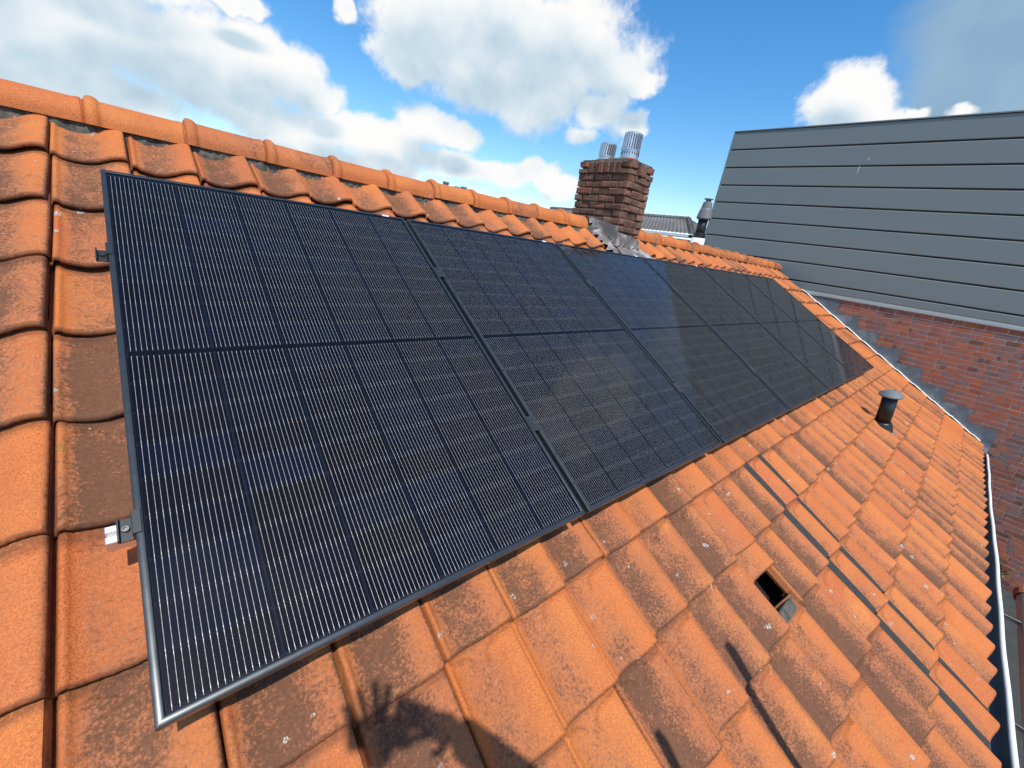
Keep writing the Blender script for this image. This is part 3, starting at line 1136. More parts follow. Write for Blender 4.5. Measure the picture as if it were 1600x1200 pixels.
# ------------------------------------------------------------------ bricks
def brick_mesh(name, L, H, D, mat, seed, ch=0.004, rough=0.0015):
    """brick lying along x from 0..L, front face at y=0, depth +y, z 0..H"""
    r = random.Random(seed)
    mb = MB()
    mb.bbox(0, H, 0, L, 0, D, ch)      # build upright, then turn so the chamfered top is the face
    vs = []
    for (a, b, c) in mb.v:
        j = lambda: r.uniform(-rough, rough)
        vs.append((b + j(), D - c + j(), a + j()))
    me = bpy.data.meshes.new(name)
    me.from_pydata(vs, [], [tuple(f) for f in mb.f])
    me.materials.append(mat)
    uv = me.uv_layers.new(name='st')
    co = np.array(vs)
    li = np.empty(len(me.loops), dtype=np.int32)
    me.loops.foreach_get('vertex_index', li)
    st = np.stack([co[:, 0] / L, co[:, 2] / H], 1)
    uv.data.foreach_set('uv', st[li].astype(np.float32).ravel())
    me.update()
    return me


# ------------------------------------------------------------------ chimney
X0, X1, Y0, Y1 = CHIM
CZ0, CH = 0.085, 0.0632
chim = empty('brick_chimney', (X0, Y0, 0.1))
tag(chim, 'weathered brown brick chimney with two metal flue caps on the roof ridge', 'chimney')
core = MB().box(0.022, X1 - X0 - 0.022, 0.022, Y1 - Y0 - 0.022, -0.35, 0.715)
core.build('mortar_core', M['joint_dark'], chim)
bl = [brick_mesh('brick', 0.196, 0.0535, 0.09, M['chim_brick'], 10 + i, 0.008, 0.0050) for i in range(4)]
bh = [brick_mesh('brick', 0.093, 0.0535, 0.09, M['chim_brick'], 20 + i, 0.008, 0.0050) for i in range(4)]
bsold = [brick_mesh('brick', 0.0535, 0.100, 0.09, M['chim_brick'], 30 + i, 0.008, 0.0050) for i in range(4)]


def chim_face(name, org, ang, L, z, kind, course):
    """lay a course along a face; org: start corner (chimney local), ang: direction"""
    pos, kk = 0.0, 0
    seq = []
    if kind == 'soldier':
        seq = ['h'] + ['s'] * int((L - 0.21) / 0.0625) + ['h']
    else:
        seq = (['l'] if course % 2 == 0 else ['h'])
        tot = 0.205 if course % 2 == 0 else 0.102
        while tot + 0.205 <= L + 0.01:
            seq.append('l')
            tot += 0.205
        if L - tot > 0.06:
            seq.append('h')
    lens = {'l': 0.205, 'h': 0.102, 's': 0.0625}
    total = sum(lens[q] for q in seq)
    sc = L / total
    for q in seq:
        me = {'l': bl, 'h': bh, 's': bsold}[q][int(rng.integers(0, 4))]
        out = rng.normal(0, 0.0055) + (0.006 if kind == 'soldier' else 0)
        d = Vector((math.cos(ang), math.sin(ang), 0))
        nrm = Vector((math.sin(ang), -math.cos(ang), 0))
        p = Vector(org) + d * (pos + 0.004) + nrm * out + Vector((0, 0, z + rng.normal(0, 0.001)))
        o = put('brick', me, chim, p, (0, rng.normal(0, 0.008), ang + rng.normal(0, 0.008)))
        o.scale = (sc, 1, 1)
        if kind == 'soldier' and q == 'h':
            o.location.z += 0.047
            o2 = put('brick', bh[0], chim, p + Vector((0, 0, -0.006)), (0, 0, ang))
            o2.scale = (sc, 1, 0.72)
        pos += lens[q] * sc


LX, LY = X1 - X0, Y1 - Y0
for course in range(-3, 11):
    z = course * CH
    if course <= 9:
        kind, zz = 'flat', z - 0.035
    else:
        kind, zz = 'soldier', z - 0.035
    for org, ang, L in (((0, 0, 0), 0.0, LX), ((0, LY, 0), -math.pi / 2, LY), ((LX, 0, 0), math.pi / 2, LY), ((LX, LY, 0), math.pi, LX)):
        if course < 0 and ang != 0.0 and ang != -math.pi / 2:
            continue
        chim_face('brick', org, ang, L, zz, kind, course + (1 if ang not in (0.0, math.pi) else 0))
# rough mortar capping
jit = np.random.default_rng(5).normal(0, 1, (15, 11))


def cap_fn(p, q):
    e = min(p, 1 - p, q, 1 - q)
    z = 0.700 + 0.042 * min(1, e / 0.22) + 0.006 * jit[int(round(q * 14)), int(round(p * 10))]
    return Vector((0.012 + p * (LX - 0.024), 0.012 + q * (LY - 0.024), z))


MB().grid(10, 14, cap_fn).build('mortar_cap', M['mortar'], chim)


def flue(name, x, y, z0, r, hb, hc, slots, band, lean):
    """galvanised cap: a collar, slotted cage of upright bars and a lid"""
    f = empty(name, (x, y, z0), (lean[0], lean[1], 0), chim)
    mb = MB()
    mb.lathe([(r * 1.0, 0), (r * 1.0, hb), (r * 1.03, hb + 0.002), (r * 1.03, hb + 0.012), (r * 0.98, hb + 0.014), (r * 0.60, hb + 0.015)], 28, caps=False)
    mb.build('collar', M['galv'], f, smooth=False)
    lid = MB().lathe([(r * 0.99, hb + hc), (r * 1.02, hb + hc + 0.004), (r * 1.02, hb + hc + 0.014), (r * 0.94, hb + hc + 0.020), (0.002, hb + hc + 0.026)], 28)
    lid.build('lid', M['galv'], f)
    inner = MB().lathe([(r * 0.62, hb), (r * 0.62, hb + hc)], 20)
    inner.build('flue_core', M['galv_dark'], f)
    bar = MB().box(-0.0075, 0.0075, -0.0016, 0.0016, hb + 0.010, hb + hc + 0.002).mesh('cage_bar', M['galv'])
    for k in range(slots):
        a = 2 * math.pi * k / slots
        o = put('cage_bar', bar, f, (r * math.cos(a), r * math.sin(a), 0), (0, 0, a + math.pi / 2 + 0.35))
    if band:
        hole = MB().box(-0.0035, 0.0035, -0.002, 0.0012, hb - 0.030, hb - 0.010).mesh('slot', M['galv_dark'])
        for k in range(22):
            a = 2 * math.pi * k / 22
            put('slot', hole, f, (r * math.cos(a) * 1.0, r * math.sin(a) * 1.0, 0), (0, 0, a + math.pi / 2))
    return f


flue('flue_cap', 0.175, 0.455, 0.735, 0.076, 0.03, 0.105, 22, False, (0.03, 0.02))
flue('flue_cap', 0.185, 0.185, 0.725, 0.084, 0.085, 0.135, 24, True, (-0.02, 0.03))
MB().lathe([(0.10, -0.05), (0.098, 0.03), (0.088, 0.034)], 20, Matrix.Translation((0.185, 0.185, 0.715))).build('clay_base', M['clay_pipe'], chim)


# lead flashing round the foot
def flash(name, p00, p10, p01, p11, nx, ny, seed, wr_):
    r = np.random.default_rng(seed)
    jt = r.normal(0, 1, (ny + 1, nx + 1))
    P = [Vector(q) for q in (p00, p10, p01, p11)]

    def fn(p, q):
        a = P[0].lerp(P[1], p)
        b = P[2].lerp(P[3], p)
        v = a.lerp(b, q)
        ln = jt[int(round(q * ny)), int(round(p * nx))]
        v = v + Vector((0, -0.5, 0.8)) * (wr_ * (0.4 * ln + 0.9 * math.sin(p * 19 + seed) * q + 0.5 * math.sin(p * 37 + q * 5)))
        if q > 0.8:
            v = v + Vector((0, 0.03, -0.012)) * math.sin(p * 31 + seed) * (q - 0.8) * 5
        return v
    mb = MB().grid(nx, ny, fn)
    o = mb.build(name, M['lead_old'], chim, smooth=True)
    return o


# upright and apron parts, in chimney local coordinates (origin X0,Y0,0.1)
def tz(y):
    """height of the tile surface under world y"""
    return (y * SP - 0.142) / CP


def loc(x, y, z):
    return (x - X0, y - Y0, z - 0.1)


flash('front_flashing_upright', loc(X0 - 0.01, Y0 - 0.006, 0.190), loc(X1 + 0.01, Y0 - 0.006, 0.150), loc(X0 - 0.02, Y0 - 0.02, tz(Y0) + 0.012), loc(X1 + 0.02, Y0 - 0.02, tz(Y0) + 0.012), 24, 6, 1, 0.003)
flash('front_flashing_apron', loc(X0 - 0.05, Y0 - 0.018, tz(Y0) + 0.02), loc(X1 + 0.06, Y0 - 0.018, tz(Y0) + 0.02), loc(X0 - 0.02, Y0 - 0.17, tz(Y0 - 0.17) + 0.018), loc(X1 + 0.16, Y0 - 0.16, tz(Y0 - 0.16) + 0.018), 34, 10, 2, 0.009)
flash('side_flashing_upright', loc(X0 - 0.008, Y0 + 0.36, 0.300), loc(X0 - 0.008, Y0 - 0.015, 0.235), loc(X0 - 0.024, Y0 + 0.34, tz(Y0 + 0.30) + 0.02), loc(X0 - 0.024, Y0 - 0.03, tz(Y0 - 0.03) + 0.015), 18, 6, 3, 0.003)
flash('side_flashing_apron', loc(X0 - 0.02, Y0 + 0.20, tz(Y0 + 0.20) + 0.03), loc(X0 - 0.02, Y0 - 0.10, tz(Y0 - 0.10) + 0.025), loc(X0 - 0.20, Y0 + 0.16, tz(Y0 + 0.16) + 0.016), loc(X0 - 0.17, Y0 - 0.16, tz(Y0 - 0.16) + 0.016), 22, 8, 4, 0.008)

# ------------------------------------------------------------------ vent pipe on the lower right
vb = Vector((5.63, -1.868, -1.285))
ax = Vector((-0.16, 0.10, 1.0)).normalized()
q = ax.to_track_quat('Z', 'Y').to_euler()
vent = empty('vent_pipe', vb, q)
tag(vent, 'black plastic vent pipe with grey rain cap on the lower right of the roof', 'vent pipe')
pr = [(0.105, -0.09), (0.100, 0.0), (0.092, 0.035), (0.078, 0.075), (0.070, 0.085)]
mb = MB().lathe(pr, 28)
mb.build('collar', M['pvc_black'], vent, smooth=True)
MB().lathe([(0.062, 0.05), (0.062, 0.375)], 28).build('pipe', M['pvc_black'], vent, smooth=True)
cap = MB().lathe([(r_, z_ + 0.045) for r_, z_ in [(0.050, 0.318), (0.096, 0.322), (0.100, 0.330), (0.098, 0.338), (0.086, 0.346), (0.085, 0.349), (0.072, 0.358), (0.071, 0.361), (0.050, 0.372), (0.020, 0.380), (0.001, 0.381)]], 28)
cap.build('rain_cap', M['pvc_grey'], vent)
Mi = (Matrix.Translation(vb) @ ax.to_track_quat('Z', 'Y').to_matrix().to_4x4()).inverted()


def vent_tile(p, q_):
    uu = 5.58 + 0.16 * p
    v = 2.24 + 0.15 * q_
    return Mi @ RW(uu, v, 0.128 - 0.006 * math.sin(p * math.pi) + 0.012 * q_)


MB().grid(8, 8, vent_tile).build('base_flange', M['pvc_grey'], vent)

# ------------------------------------------------------------------ neighbour building
nb = empty('neighbour_building', (9.0, -1.5, -6.2))
tag(nb, 'neighbouring building with grey plank cladding above a red brick wall', 'building')
WX = 9.0


def nloc(x, y, z):
    return (x - 9.0, y + 1.5, z + 6.2)


MB().box(0.009, 0.9, -5.5, 3.4, 0.0, 6.10).build('wall_core', M['joint'], nb)
CY1, CY0 = 2.15, -6.5
CLT, CLB = 2.52, -0.115
cl = MB()
MB().box(0.030, 4.0, CY0 + 1.5, CY1 + 1.5 - 0.004, 6.1005, CLT + 6.2 - 0.012).build('cladding_core', M['felt'], nb)
nP = 0
z = CLT
PHT = 0.3125
plank_l = CY1 - CY0
while z > CLB + 0.02:
    zb = max(z - PHT, CLB)
    mb = MB()
    hgt = z - zb - 0.018
    # plank face with a small folded return at top and bottom
    pf = [(0.022, 0.0), (0.0, 0.004), (-0.004, 0.010), (-0.004, hgt - 0.010), (0.002, hgt - 0.003), (0.022, hgt)]
    seg = 12
    for i_ in range(len(pf)):
        pass
    vs, fs = [], []
    for i_ in range(seg + 1):
        yy = CY0 + plank_l * i_ / seg
        for (dx, dz) in pf:
            bulge = 0.0012 * math.sin(yy * 2.3 + nP * 1.7)
            vs.append((dx + bulge, yy + 1.5, zb + 0.014 + dz + 6.2))
    n = len(pf)
    for i_ in range(seg):
        for k_ in range(n - 1):
            fs.append((i_ * n + k_, i_ * n + k_ + 1, (i_ + 1) * n + k_ + 1, (i_ + 1) * n + k_))
    mb.add(vs, fs)
    mb.build('cladding_plank', M['clad'], nb)
    z -= PHT
    nP += 1
# edge trims
for yy_, zz_, ln_ in ((-0.02, 1.80, 0.10), (-0.10, 1.98, 0.05)):
    MB().box(-0.0062, -0.0050, yy_ + 1.5 - 0.004, yy_ + 1.5 + 0.004, zz_ + 6.2, zz_ + 6.2 + ln_).build('scratch', M['white'], nb, rot=(0, 0, 0))
MB().bbox(-0.012, 0.06, CY1 + 1.5, CY1 + 1.5 + 0.03, CLB + 6.2, CLT + 6.2, 0.003).build('corner_trim', M['clad'], nb)
MB().bbox(-0.016, 0.30, CY0 + 1.5, CY1 + 1.53, CLT + 6.2, CLT + 6.2 + 0.02, 0.003).build('top_trim', M['clad'], nb)
MB().bbox(-0.022, 0.03, CY0 + 1.5, CY1 + 1.5, CLB + 6.2 - 0.052, CLB + 6.2 - 0.004, 0.003).build('bottom_trim', plain('pale_trim', (0.42, 0.47, 0.47), 0.45, 0.1, 0.05, 10), nb)

# bricks of the neighbour wall, face x = 9.0
BC, BLn = 0.0745, 0.222
wl = [brick_mesh('brick', 0.2090, 0.0595, 0.045, M['wall_brick'], 50 + i, 0.0022, 0.0012) for i in range(4)]
wh = [brick_mesh('brick', 0.0985, 0.0595, 0.045, M['wall_brick'], 60 + i, 0.0022, 0.0012) for i in range(3)]
bricks = []
ztop = -0.170
ncourse = int((ztop + 6.15) / BC)
for cidx in range(ncourse):
    z = ztop - (cidx + 1) * BC
    y = 0.4 + rng.uniform(0, 0.222)
    while y > -5.4:
        half = rng.random() < 0.28
        L = 0.111 if half else BLn
        y -= L
        bricks.append((half, y, z))
vis, other = [], []
for half, y, z in bricks:
    q = cam_px(Vector((9.0, y + (0.05 if half else 0.1), z + 0.03)))
    zr = y * 0.5774 - 0.167
    # what the photograph shows: right of the verge line and above the gutter line
    ok = q is not None and q[0] < 1612 and 440 < q[1] < 975 and (z + 0.06 > zr if y > -2.84 else z > -1.80 + (y + 2.84) * 1.78 - 0.15)
    (vis if ok else other).append((half, y, z))
vis.sort(key=lambda b: (Vector((9.0, b[1], b[2])) - CAM_P).length)
print('wall bricks in view', len(vis), 'others', len(other))
other += vis[300:]
vis = vis[:300]
WR = (0, 0, -math.pi / 2)      # brick x axis runs along -y, its face looks to -x
for half, y, z in vis:
    me = wh[int(rng.integers(0, 3))] if half else wl[int(rng.integers(0, 4))]
    L = 0.111 if half else BLn
    o = put('brick', me, nb, nloc(9.0 + rng.normal(0, 0.0012), y + L - 0.005, z + 0.006), WR)
VV, FF, UU, RR = [], [], [], []
base = 0
for half, y, z in other:
    L = 0.100 if half else 0.2115
    p = [(0.0, y, z + 0.006), (0.0, y + L, z + 0.006), (0.0, y + L, z + 0.0675), (0.0, y, z + 0.0675)]
    vs = [nloc(9.0 + a, b, c) for a, b, c in p] + [nloc(9.03, b, c) for a, b, c in p]
    VV += vs
    FF += [tuple(base + k for k in f) for f in ((0, 3, 2, 1), (0, 1, 5, 4), (1, 2, 6, 5), (2, 3, 7, 6), (3, 0, 4, 7))]
    UU += [(0, 0), (1, 0), (1, 1), (0, 1)] * 2
    RR += [rng.random()] * 8
    base += 8
me = bpy.data.meshes.new('bricks_beyond')
me.from_pydata(VV, [], FF)
me.materials.append(M['wall_brick'])
uv = me.uv_layers.new(name='st')
li = np.empty(len(me.loops), dtype=np.int32)
me.loops.foreach_get('vertex_index', li)
uv.data.foreach_set('uv', np.array(UU, dtype=np.float32)[li].ravel())
at = me.attributes.new('piece_random', 'FLOAT', 'POINT')
at.data.foreach_set('value', np.array(RR, dtype=np.float32))
tag(put('bricks_beyond', me, nb), kind='stuff')

# stepped lead flashing on that wall
for i in range(8):
    ya, yb = -0.215 - 0.3385 * i, -0.505 - 0.3385 * i
    zt = -0.187 - 0.1945 * i
    r = np.random.default_rng(80 + i)
    ph = r.uniform(0, 6)

    def fn(p, q, ya=ya, yb=yb, zt=zt, ph=ph, r=r):
        y = (ya + 0.10) + p * (yb - ya - 0.10 - 0.005 * q)
        zb = y * 0.5774 - 0.167 - 0.075
        top = zt + 0.004 * math.sin(p * 5 + ph)
        z = top + (zb - top) * q
        x = 9.0 - 0.007 - 0.006 * q - 0.004 * math.sin(p * 6 + ph + 3 * q) * (0.3 + q) - 0.004 * (i % 2) - (0.03 * max(0, q - 0.75) * 4)
        return nloc(x, y, z)
    mb = MB().grid(12, 8, fn)
    mb.build('step_flashing', M['lead'], nb, smooth=True)

# lower flat roof in the corner and a downpipe
fr = empty('flat_roof_extension', (7.2, -5.0, -6.2))
tag(fr, 'low dark flat roof far below beside the brick wall', 'flat roof')
MB().box(-2.6, 1.72, -3.0, 1.62, 0, 2.35).build('extension_wall', M['render_wall'], fr)
MB().bbox(-2.7, 1.76, -3.1, 1.70, 2.352, 2.50, 0.01).build('roof_slab', M['felt'], fr)
MB().bbox(-2.74, 1.78, 1.00, 1.10, 2.502, 2.56, 0.008).build('edge_trim', M['white_old'], fr)
MB().bbox(-2.74, -2.6, -3.1, 1.0, 2.502, 2.56, 0.008).build('edge_trim', M['white_old'], fr)
MB().bbox(-0.6, 1.7, 0.1, 0.2, 2.502, 2.58, 0.008).build('edge_trim', M['felt'], fr)
dp = empty('drain_pipe', (6.60, -3.47, -2.72))
tag(dp, 'grey drain pipe with orange clay end at the right picture edge', 'pipe')
MB().tube((0, 0, 0), (-3.2, 0.02, -0.10), 0.075, 0.075, 20).build('pipe_shaft', M['galv'], dp, smooth=True)
MB().lathe([(0.082, -0.02), (0.092, 0.0), (0.092, 0.10), (0.080, 0.105), (0.070, 0.09), (0.066, 0.0)], 20, Matrix.Rotation(math.pi / 2, 4, 'Y'), caps=False).build('clay_end', M['clay_pipe'], dp)
for k in (0.6, 2.2):
    MB().bbox(-k - 0.02, -k + 0.02, -0.02, 0.75, -0.02, 0.02, 0.003).build('bracket', M['bolt'], dp)
# weed growing from the wall
wd = empty('wall_weed', (8.985, -3.62, -3.50))
tag(wd, 'small green weed growing out of the brick wall beside the gutter', 'plant')
lf = MB()
r = random.Random(11)
for k in range(34):
    a, e = r.uniform(1.2, 5.0), r.uniform(-0.3, 1.1)
    d = Vector((math.cos(a) * math.cos(e), math.sin(a) * math.cos(e), math.sin(e)))
    L = r.uniform(0.06, 0.17)
    sd = d.cross(Vector((0.2, 0.1, 1))).normalized() * r.uniform(0.012, 0.02)
    st = d * L * r.uniform(0.2, 0.7)
    p0, p1, p2, p3 = st, st + d * 0.035 + sd, st + d * 0.075 + Vector((0, 0, -0.01)), st + d * 0.035 - sd
    lf.add([p0, p1, p2, p3], [(0, 1, 2, 3)])
lf.build('leaf_cluster', M['leaf'], wd)
for k in range(5):
    a = 1.6 + k * 0.7
    MB().tube((0, 0, 0), (math.cos(a) * 0.09, math.sin(a) * 0.09, 0.05 + 0.015 * k), 0.003, 0.0015, 5).build('stem', M['leaf'], wd)

# ------------------------------------------------------------------ black flue beyond the ridge
bf = empty('boiler_flue', (7.62, 1.6, -0.33), (0, -0.03, 0))
tag(bf, 'tall black boiler flue with grey conical head beyond the ridge', 'flue')
MB().tube((0, 0, 0), (0, 0, 0.80), 0.125, 0.115, 20).build('white_base', M['white'], bf, smooth=True)
MB().tube((0, 0, 0.78), (0, 0, 1.14), 0.080, 0.080, 24).build('pipe', M['pvc_black'], bf, smooth=True)
MB().lathe([(0.080, 0.80), (0.100, 0.81), (0.100, 0.88), (0.080, 0.89)], 24).build('ring', M['pvc_black'], bf)
MB().lathe([(0.10, 1.105), (0.125, 1.125), (0.122, 1.150), (0.100, 1.26), (0.088, 1.29), (0.075, 1.38), (0.055, 1.395)], 24).build('cone_head', M['pvc_grey'], bf)
MB().lathe([(0.045, 1.38), (0.045, 1.425), (0.075, 1.43), (0.075, 1.445), (0.02, 1.452)], 20).build('top_cap', M['pvc_grey'], bf)

# ------------------------------------------------------------------ far house with grey hipped roof
fh = empty('far_house', (22.0, 11.0, -6.2))
tag(fh, 'distant house with grey tiled hipped roof behind the chimney', 'house')


def fl_(x, y, z):
    return Vector((x - 22.0, y - 11.0, z + 6.2))


MB().box(-2.6, 3.4, -3.0, 7.0, 0, 7.3).build('house_walls', M['render_wall'], fh)
EA, RZ = 1.30, 2.16
corner = [fl_(18.9, 7.55, EA), fl_(25.5, 7.55, EA), fl_(25.5, 19.0, EA), fl_(18.9, 19.0, EA)]
rg0, rg1 = fl_(21.2, 9.15, RZ), fl_(21.2, 19.0, RZ)


def slope_grid(a, b, c, d, nu, nv, amp):
    """tiled plane from eave a-b up to ridge d-c with rows of rolled tiles as relief"""
    nrm = (b - a).cross(d - a).normalized()
    if nrm.z < 0:
        nrm = -nrm
    mb = MB()

    def fn(p, q):
        base_ = a.lerp(b, p).lerp(d.lerp(c, p), q)
        row = (q * nv / 4) % 1.0
        wid = (a.lerp(b, p) - a).length
        return base_ + nrm * (amp * (1 - row) + amp * 0.6 * math.sin(wid * 2 * math.pi / 0.21))
    mb.grid(nu, nv, fn)
    return mb


slope_grid(corner[3], corner[0], rg0, rg1, 300, 44, 0.03).build('roof_slope', M['slate'], fh)
slope_grid(corner[0], corner[1], rg0 + Vector((0.02, 0, 0)), rg0, 120, 44, 0.03).build('roof_slope', M['slate'], fh)
hip = MB()
for k in range(9):
    a = corner[0].lerp(rg0, k / 9)
    b = corner[0].lerp(rg0, (k + 1) / 9)
    hip.tube(a + Vector((0, 0, 0.05)), b + Vector((0, 0, 0.03)), 0.13, 0.10, 8)
hip.build('hip_tiles', M['slate'], fh)
rgm = MB()
for k in range(30):
    rgm.tube(rg0 + Vector((0, k * 0.33, 0.02)), rg0 + Vector((0, (k + 1) * 0.33, 0.02)), 0.12, 0.10, 8)
rgm.build('ridge_tiles', M['slate'], fh)
MB().bbox(18.72 - 22, 18.98 - 22, 7.35 - 11, 8.0, EA + 6.2 - 0.16, EA + 6.2 - 0.01, 0.02).build('white_gutter', M['white'], fh)
MB().bbox(18.72 - 22, 3.6, 7.35 - 11, 7.60 - 11, EA + 6.2 - 0.162, EA + 6.2 - 0.012, 0.02).build('white_gutter', M['white'], fh)

# pots on a distant stack just clearing the ridge
fc = empty('far_chimney_stack', (12.0, 16.6, -6.2))
tag(fc, 'distant dark chimney pots just clearing the ridge tiles', 'chimney')
MB().box(-0.4, 0.4, -1.0, 1.2, 0, 7.6).build('stack', M['chim_brick'], fc)
for yy, hh in ((0.88, 8.27), (-0.15, 8.06), (-0.76, 8.06)):
    MB().lathe([(0.15, 7.6), (0.13, hh - 0.1), (0.16, hh - 0.08), (0.16, hh), (0.02, hh + 0.02)], 12, Matrix.Translation((0, yy, 0))).build('chimney_pot', M['pvc_grey'], fc)

# ------------------------------------------------------------------ ladder at the eaves (its shadow falls into the picture)
lad = empty('ladder', (1.13, -3.55, -6.2))
tag(lad, 'aluminium ladder leaning on the eaves gutter', 'ladder')
top = [Vector((0.88, -2.43, -0.46)), Vector((1.38, -2.43, -0.46))]
dirn = Vector((0, -0.52, -1.42)).normalized()
for tp in top:
    L = (-6.2 - tp.z) / dirn.z
    a = tp - Vector(lad.location)
    b = tp + dirn * L - Vector(lad.location)
    Mx = Matrix.Translation(b) @ (a - b).to_track_quat('Z', 'Y').to_matrix().to_4x4()
    MB().bbox(-0.014, 0.014, -0.026, 0.026, 0, (a - b).length, 0.004, Mx).build('stile', M['alu'], lad)
for k in range(19):
    a = top[0] + dirn * (0.50 + 0.28 * k) - Vector(lad.location)
    b = top[1] + dirn * (0.50 + 0.28 * k) - Vector(lad.location)
    MB().tube(a, b, 0.014, 0.014, 10).build('rung', M['alu'], lad)


# ------------------------------------------------------------------ the photographer (only the shadow shows)
def skin_obj(name, verts, edges, radii, mat, parent, sub=2, root=0):
    me = bpy.data.meshes.new(name)
    me.from_pydata([tuple(v) for v in verts], edges, [])
    me.materials.append(mat)
    o = put(name, me, parent)
    sk = o.modifiers.new('skin', 'SKIN')
    sk.use_smooth_shade = True
    for i, rr in enumerate(radii):
        d = me.skin_vertices[0].data[i]
        d.radius = (rr, rr) if not isinstance(rr, tuple) else rr
        d.use_root = (i == root)
    ss = o.modifiers.new('sub', 'SUBSURF')
    ss.levels = sub
    ss.render_levels = sub
    return o


M['cloth'] = plain('dark_work_clothes', (0.035, 0.042, 0.06), 0.9, 0, 0.2, 30, 0.3, 0.2)
M['skin'] = plain('skin', (0.52, 0.30, 0.21), 0.55, 0, 0.06, 40, 0.05, 0.4)
M['hair'] = plain('dark_hair', (0.05, 0.03, 0.02), 0.7, 0, 0.3, 120, 0.6)
FEET = Vector((0.30, -2.55, -1.60))
person = empty('person', FEET)
tag(person, 'person in dark work clothes holding a phone up behind the camera', 'person')


def pl(u, v, w):
    return RW(u, v, w) - FEET


def tile_top(x, y):
    return Vector((x, y, (y * SP - 0.150) / CP)) - FEET


head_c = pl(0.175, 2.135, -0.95)
neck = head_c + Vector((0.04, -0.05, -0.14))
chest = neck + Vector((0.03, -0.05, -0.18))
belly = chest + Vector((0.02, -0.02, -0.25))
pelvis = belly + Vector((0.02, -0.02, -0.17))
kneeR, kneeL = pelvis + Vector((0.13, 0.20, -0.36)), pelvis + Vector((-0.10, 0.22, -0.35))
ankR, ankL = tile_top(0.45, -2.60) + Vector((0, 0, 0.09)), tile_top(0.16, -2.56) + Vector((0, 0, 0.09))
toeR, toeL = tile_top(0.48, -2.44) + Vector((0, 0, 0.04)), tile_top(0.15, -2.40) + Vector((0, 0, 0.04))
shR, shL = neck + Vector((0.19, -0.07, -0.07)), neck + Vector((-0.16, -0.03, -0.07))
elR = pl(0.47, 2.26, -0.84)
wrR = pl(0.285, 1.985, -1.015)
elL = pl(0.02, 2.19, -0.90)
wrL = pl(0.090, 1.965, -1.115)
V_ = [pelvis, belly, chest, neck, head_c + Vector((0, 0, -0.05)), head_c + Vector((0.0, 0.01, 0.05)),
      pelvis + Vector((0.10, 0.02, -0.04)), kneeR, ankR, toeR, pelvis + Vector((-0.09, 0.02, -0.04)), kneeL, ankL, toeL,
      chest + Vector((0.10, 0, 0.08)), shR, elR, wrR, chest + Vector((-0.09, 0, 0.08)), shL, elL, wrL]
E_ = [(0, 1), (1, 2), (2, 3), (3, 4), (4, 5), (0, 6), (6, 7), (7, 8), (8, 9), (0, 10), (10, 11), (11, 12), (12, 13), (2, 14), (14, 15), (15, 16), (16, 17), (2, 18), (18, 19), (19, 20), (20, 21)]
R_ = [0.15, 0.14, 0.15, 0.062, 0.085, 0.088, 0.095, 0.066, 0.046, 0.038, 0.095, 0.066, 0.046, 0.038, 0.09, 0.070, 0.064, 0.046, 0.09, 0.062, 0.056, 0.036]
body = skin_obj('body', V_, E_, R_, M['cloth'], person)
hd = MB().lathe([(0.001, -0.125), (0.045, -0.115), (0.066, -0.07), (0.076, 0.0), (0.078, 0.045), (0.066, 0.09), (0.038, 0.115), (0.001, 0.122)], 24, Matrix.Translation(head_c) @ Matrix.Diagonal((1, 1.2, 1.0, 1)), caps=False)
hd.build('face', M['skin'], person, smooth=True)
hr = MB().lathe([(0.082, -0.01), (0.085, 0.045), (0.073, 0.095), (0.042, 0.123), (0.001, 0.130)], 24, Matrix.Translation(head_c + Vector((0, -0.012, 0))) @ Matrix.Diagonal((1, 1.2, 1.0, 1)), caps=False)
hr.build('hair', M['hair'], person, smooth=True)


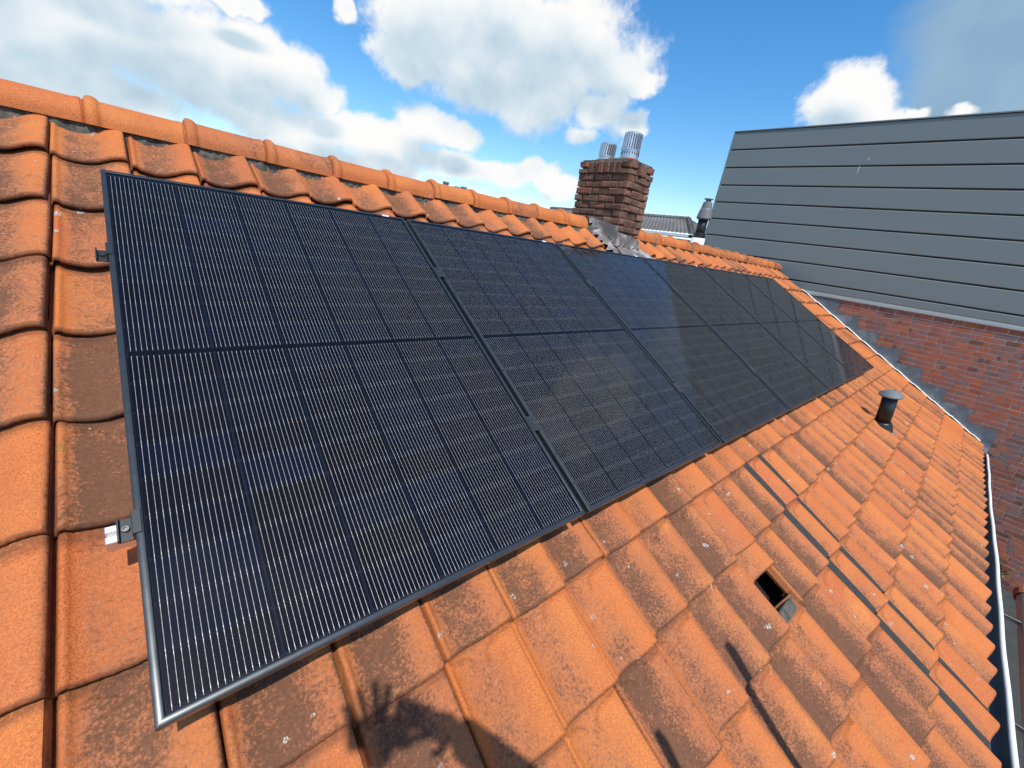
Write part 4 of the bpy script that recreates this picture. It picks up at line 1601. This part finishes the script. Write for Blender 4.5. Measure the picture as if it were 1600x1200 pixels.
def hand(name, wrist, palm_dir, across, normal, curl, ln=1.0, spread=0.12, thumb_sign=1):
    d, a, nn = palm_dir.normalized(), across.normalized(), normal.normalized()
    vs, es, rs = [wrist, wrist + d * 0.035, wrist + d * 0.075], [(0, 1), (1, 2)], [0.026, 0.030, (0.036, 0.018)]
    base_ = 2
    for k in range(4):
        off = (k - 1.5) * 0.021
        fl2 = (0.070, 0.080, 0.076, 0.060)[k] * ln
        fd = (d + a * (k - 1.5) * spread).normalized()
        p0 = wrist + d * 0.092 + a * off
        p1 = p0 + fd * fl2 * 0.45
        fd2 = (fd * math.cos(curl) + nn * math.sin(curl)).normalized()
        p2 = p1 + fd2 * fl2 * 0.32
        fd3 = (fd * math.cos(curl * 2) + nn * math.sin(curl * 2)).normalized()
        p3 = p2 + fd3 * fl2 * 0.26
        i0 = len(vs)
        vs += [p0, p1, p2, p3]
        rs += [0.0110, 0.0105, 0.0100, 0.0090]
        es += [(base_, i0), (i0, i0 + 1), (i0 + 1, i0 + 2), (i0 + 2, i0 + 3)]
    i0 = len(vs)
    ta = a * thumb_sign
    vs += [wrist + d * 0.040 + ta * 0.034, wrist + d * 0.070 + ta * 0.058 + nn * 0.01, wrist + d * 0.098 + ta * 0.068 + nn * 0.018]
    rs += [0.013, 0.0105, 0.0085]
    es += [(1, i0), (i0, i0 + 1), (i0 + 1, i0 + 2)]
    return skin_obj(name, vs, es, rs, M['skin'], person, 1, 0)


# right hand reaches round the phone from the right, fingers up beyond its top edge
phone_c = CAM_P + CAM_B * 0.0075 + CAM_R * 0.064 - CAM_U * 0.020
hand('right_hand', wrR, (phone_c - FEET + CAM_R * 0.02 + CAM_U * 0.05) - wrR, CAM_U * -1.0 + CAM_R * 0.3, CAM_B, 0.12, 1.15, 0.22, 1)
hand('left_hand', wrL, pl(0.112, 1.80, -1.125) - wrL, Vector((1, 0.1, 0)), RW(0, 0, -1), 0.14, 1.0, 0.26, 1)
ph = MB()
Mph = Matrix.Identity(4)
for i in range(3):
    Mph[i][0], Mph[i][1], Mph[i][2], Mph[i][3] = CAM_R[i], CAM_U[i], CAM_B[i], phone_c[i]
ph.bbox(-0.0735, 0.0735, -0.036, 0.036, -0.004, 0.004, 0.0018, Mph)
po = ph.build('phone', M['pvc_black'])
tag(po, 'black phone held up by the person behind the camera', 'phone')

# the roof empty carries a plain base point; nothing else to do
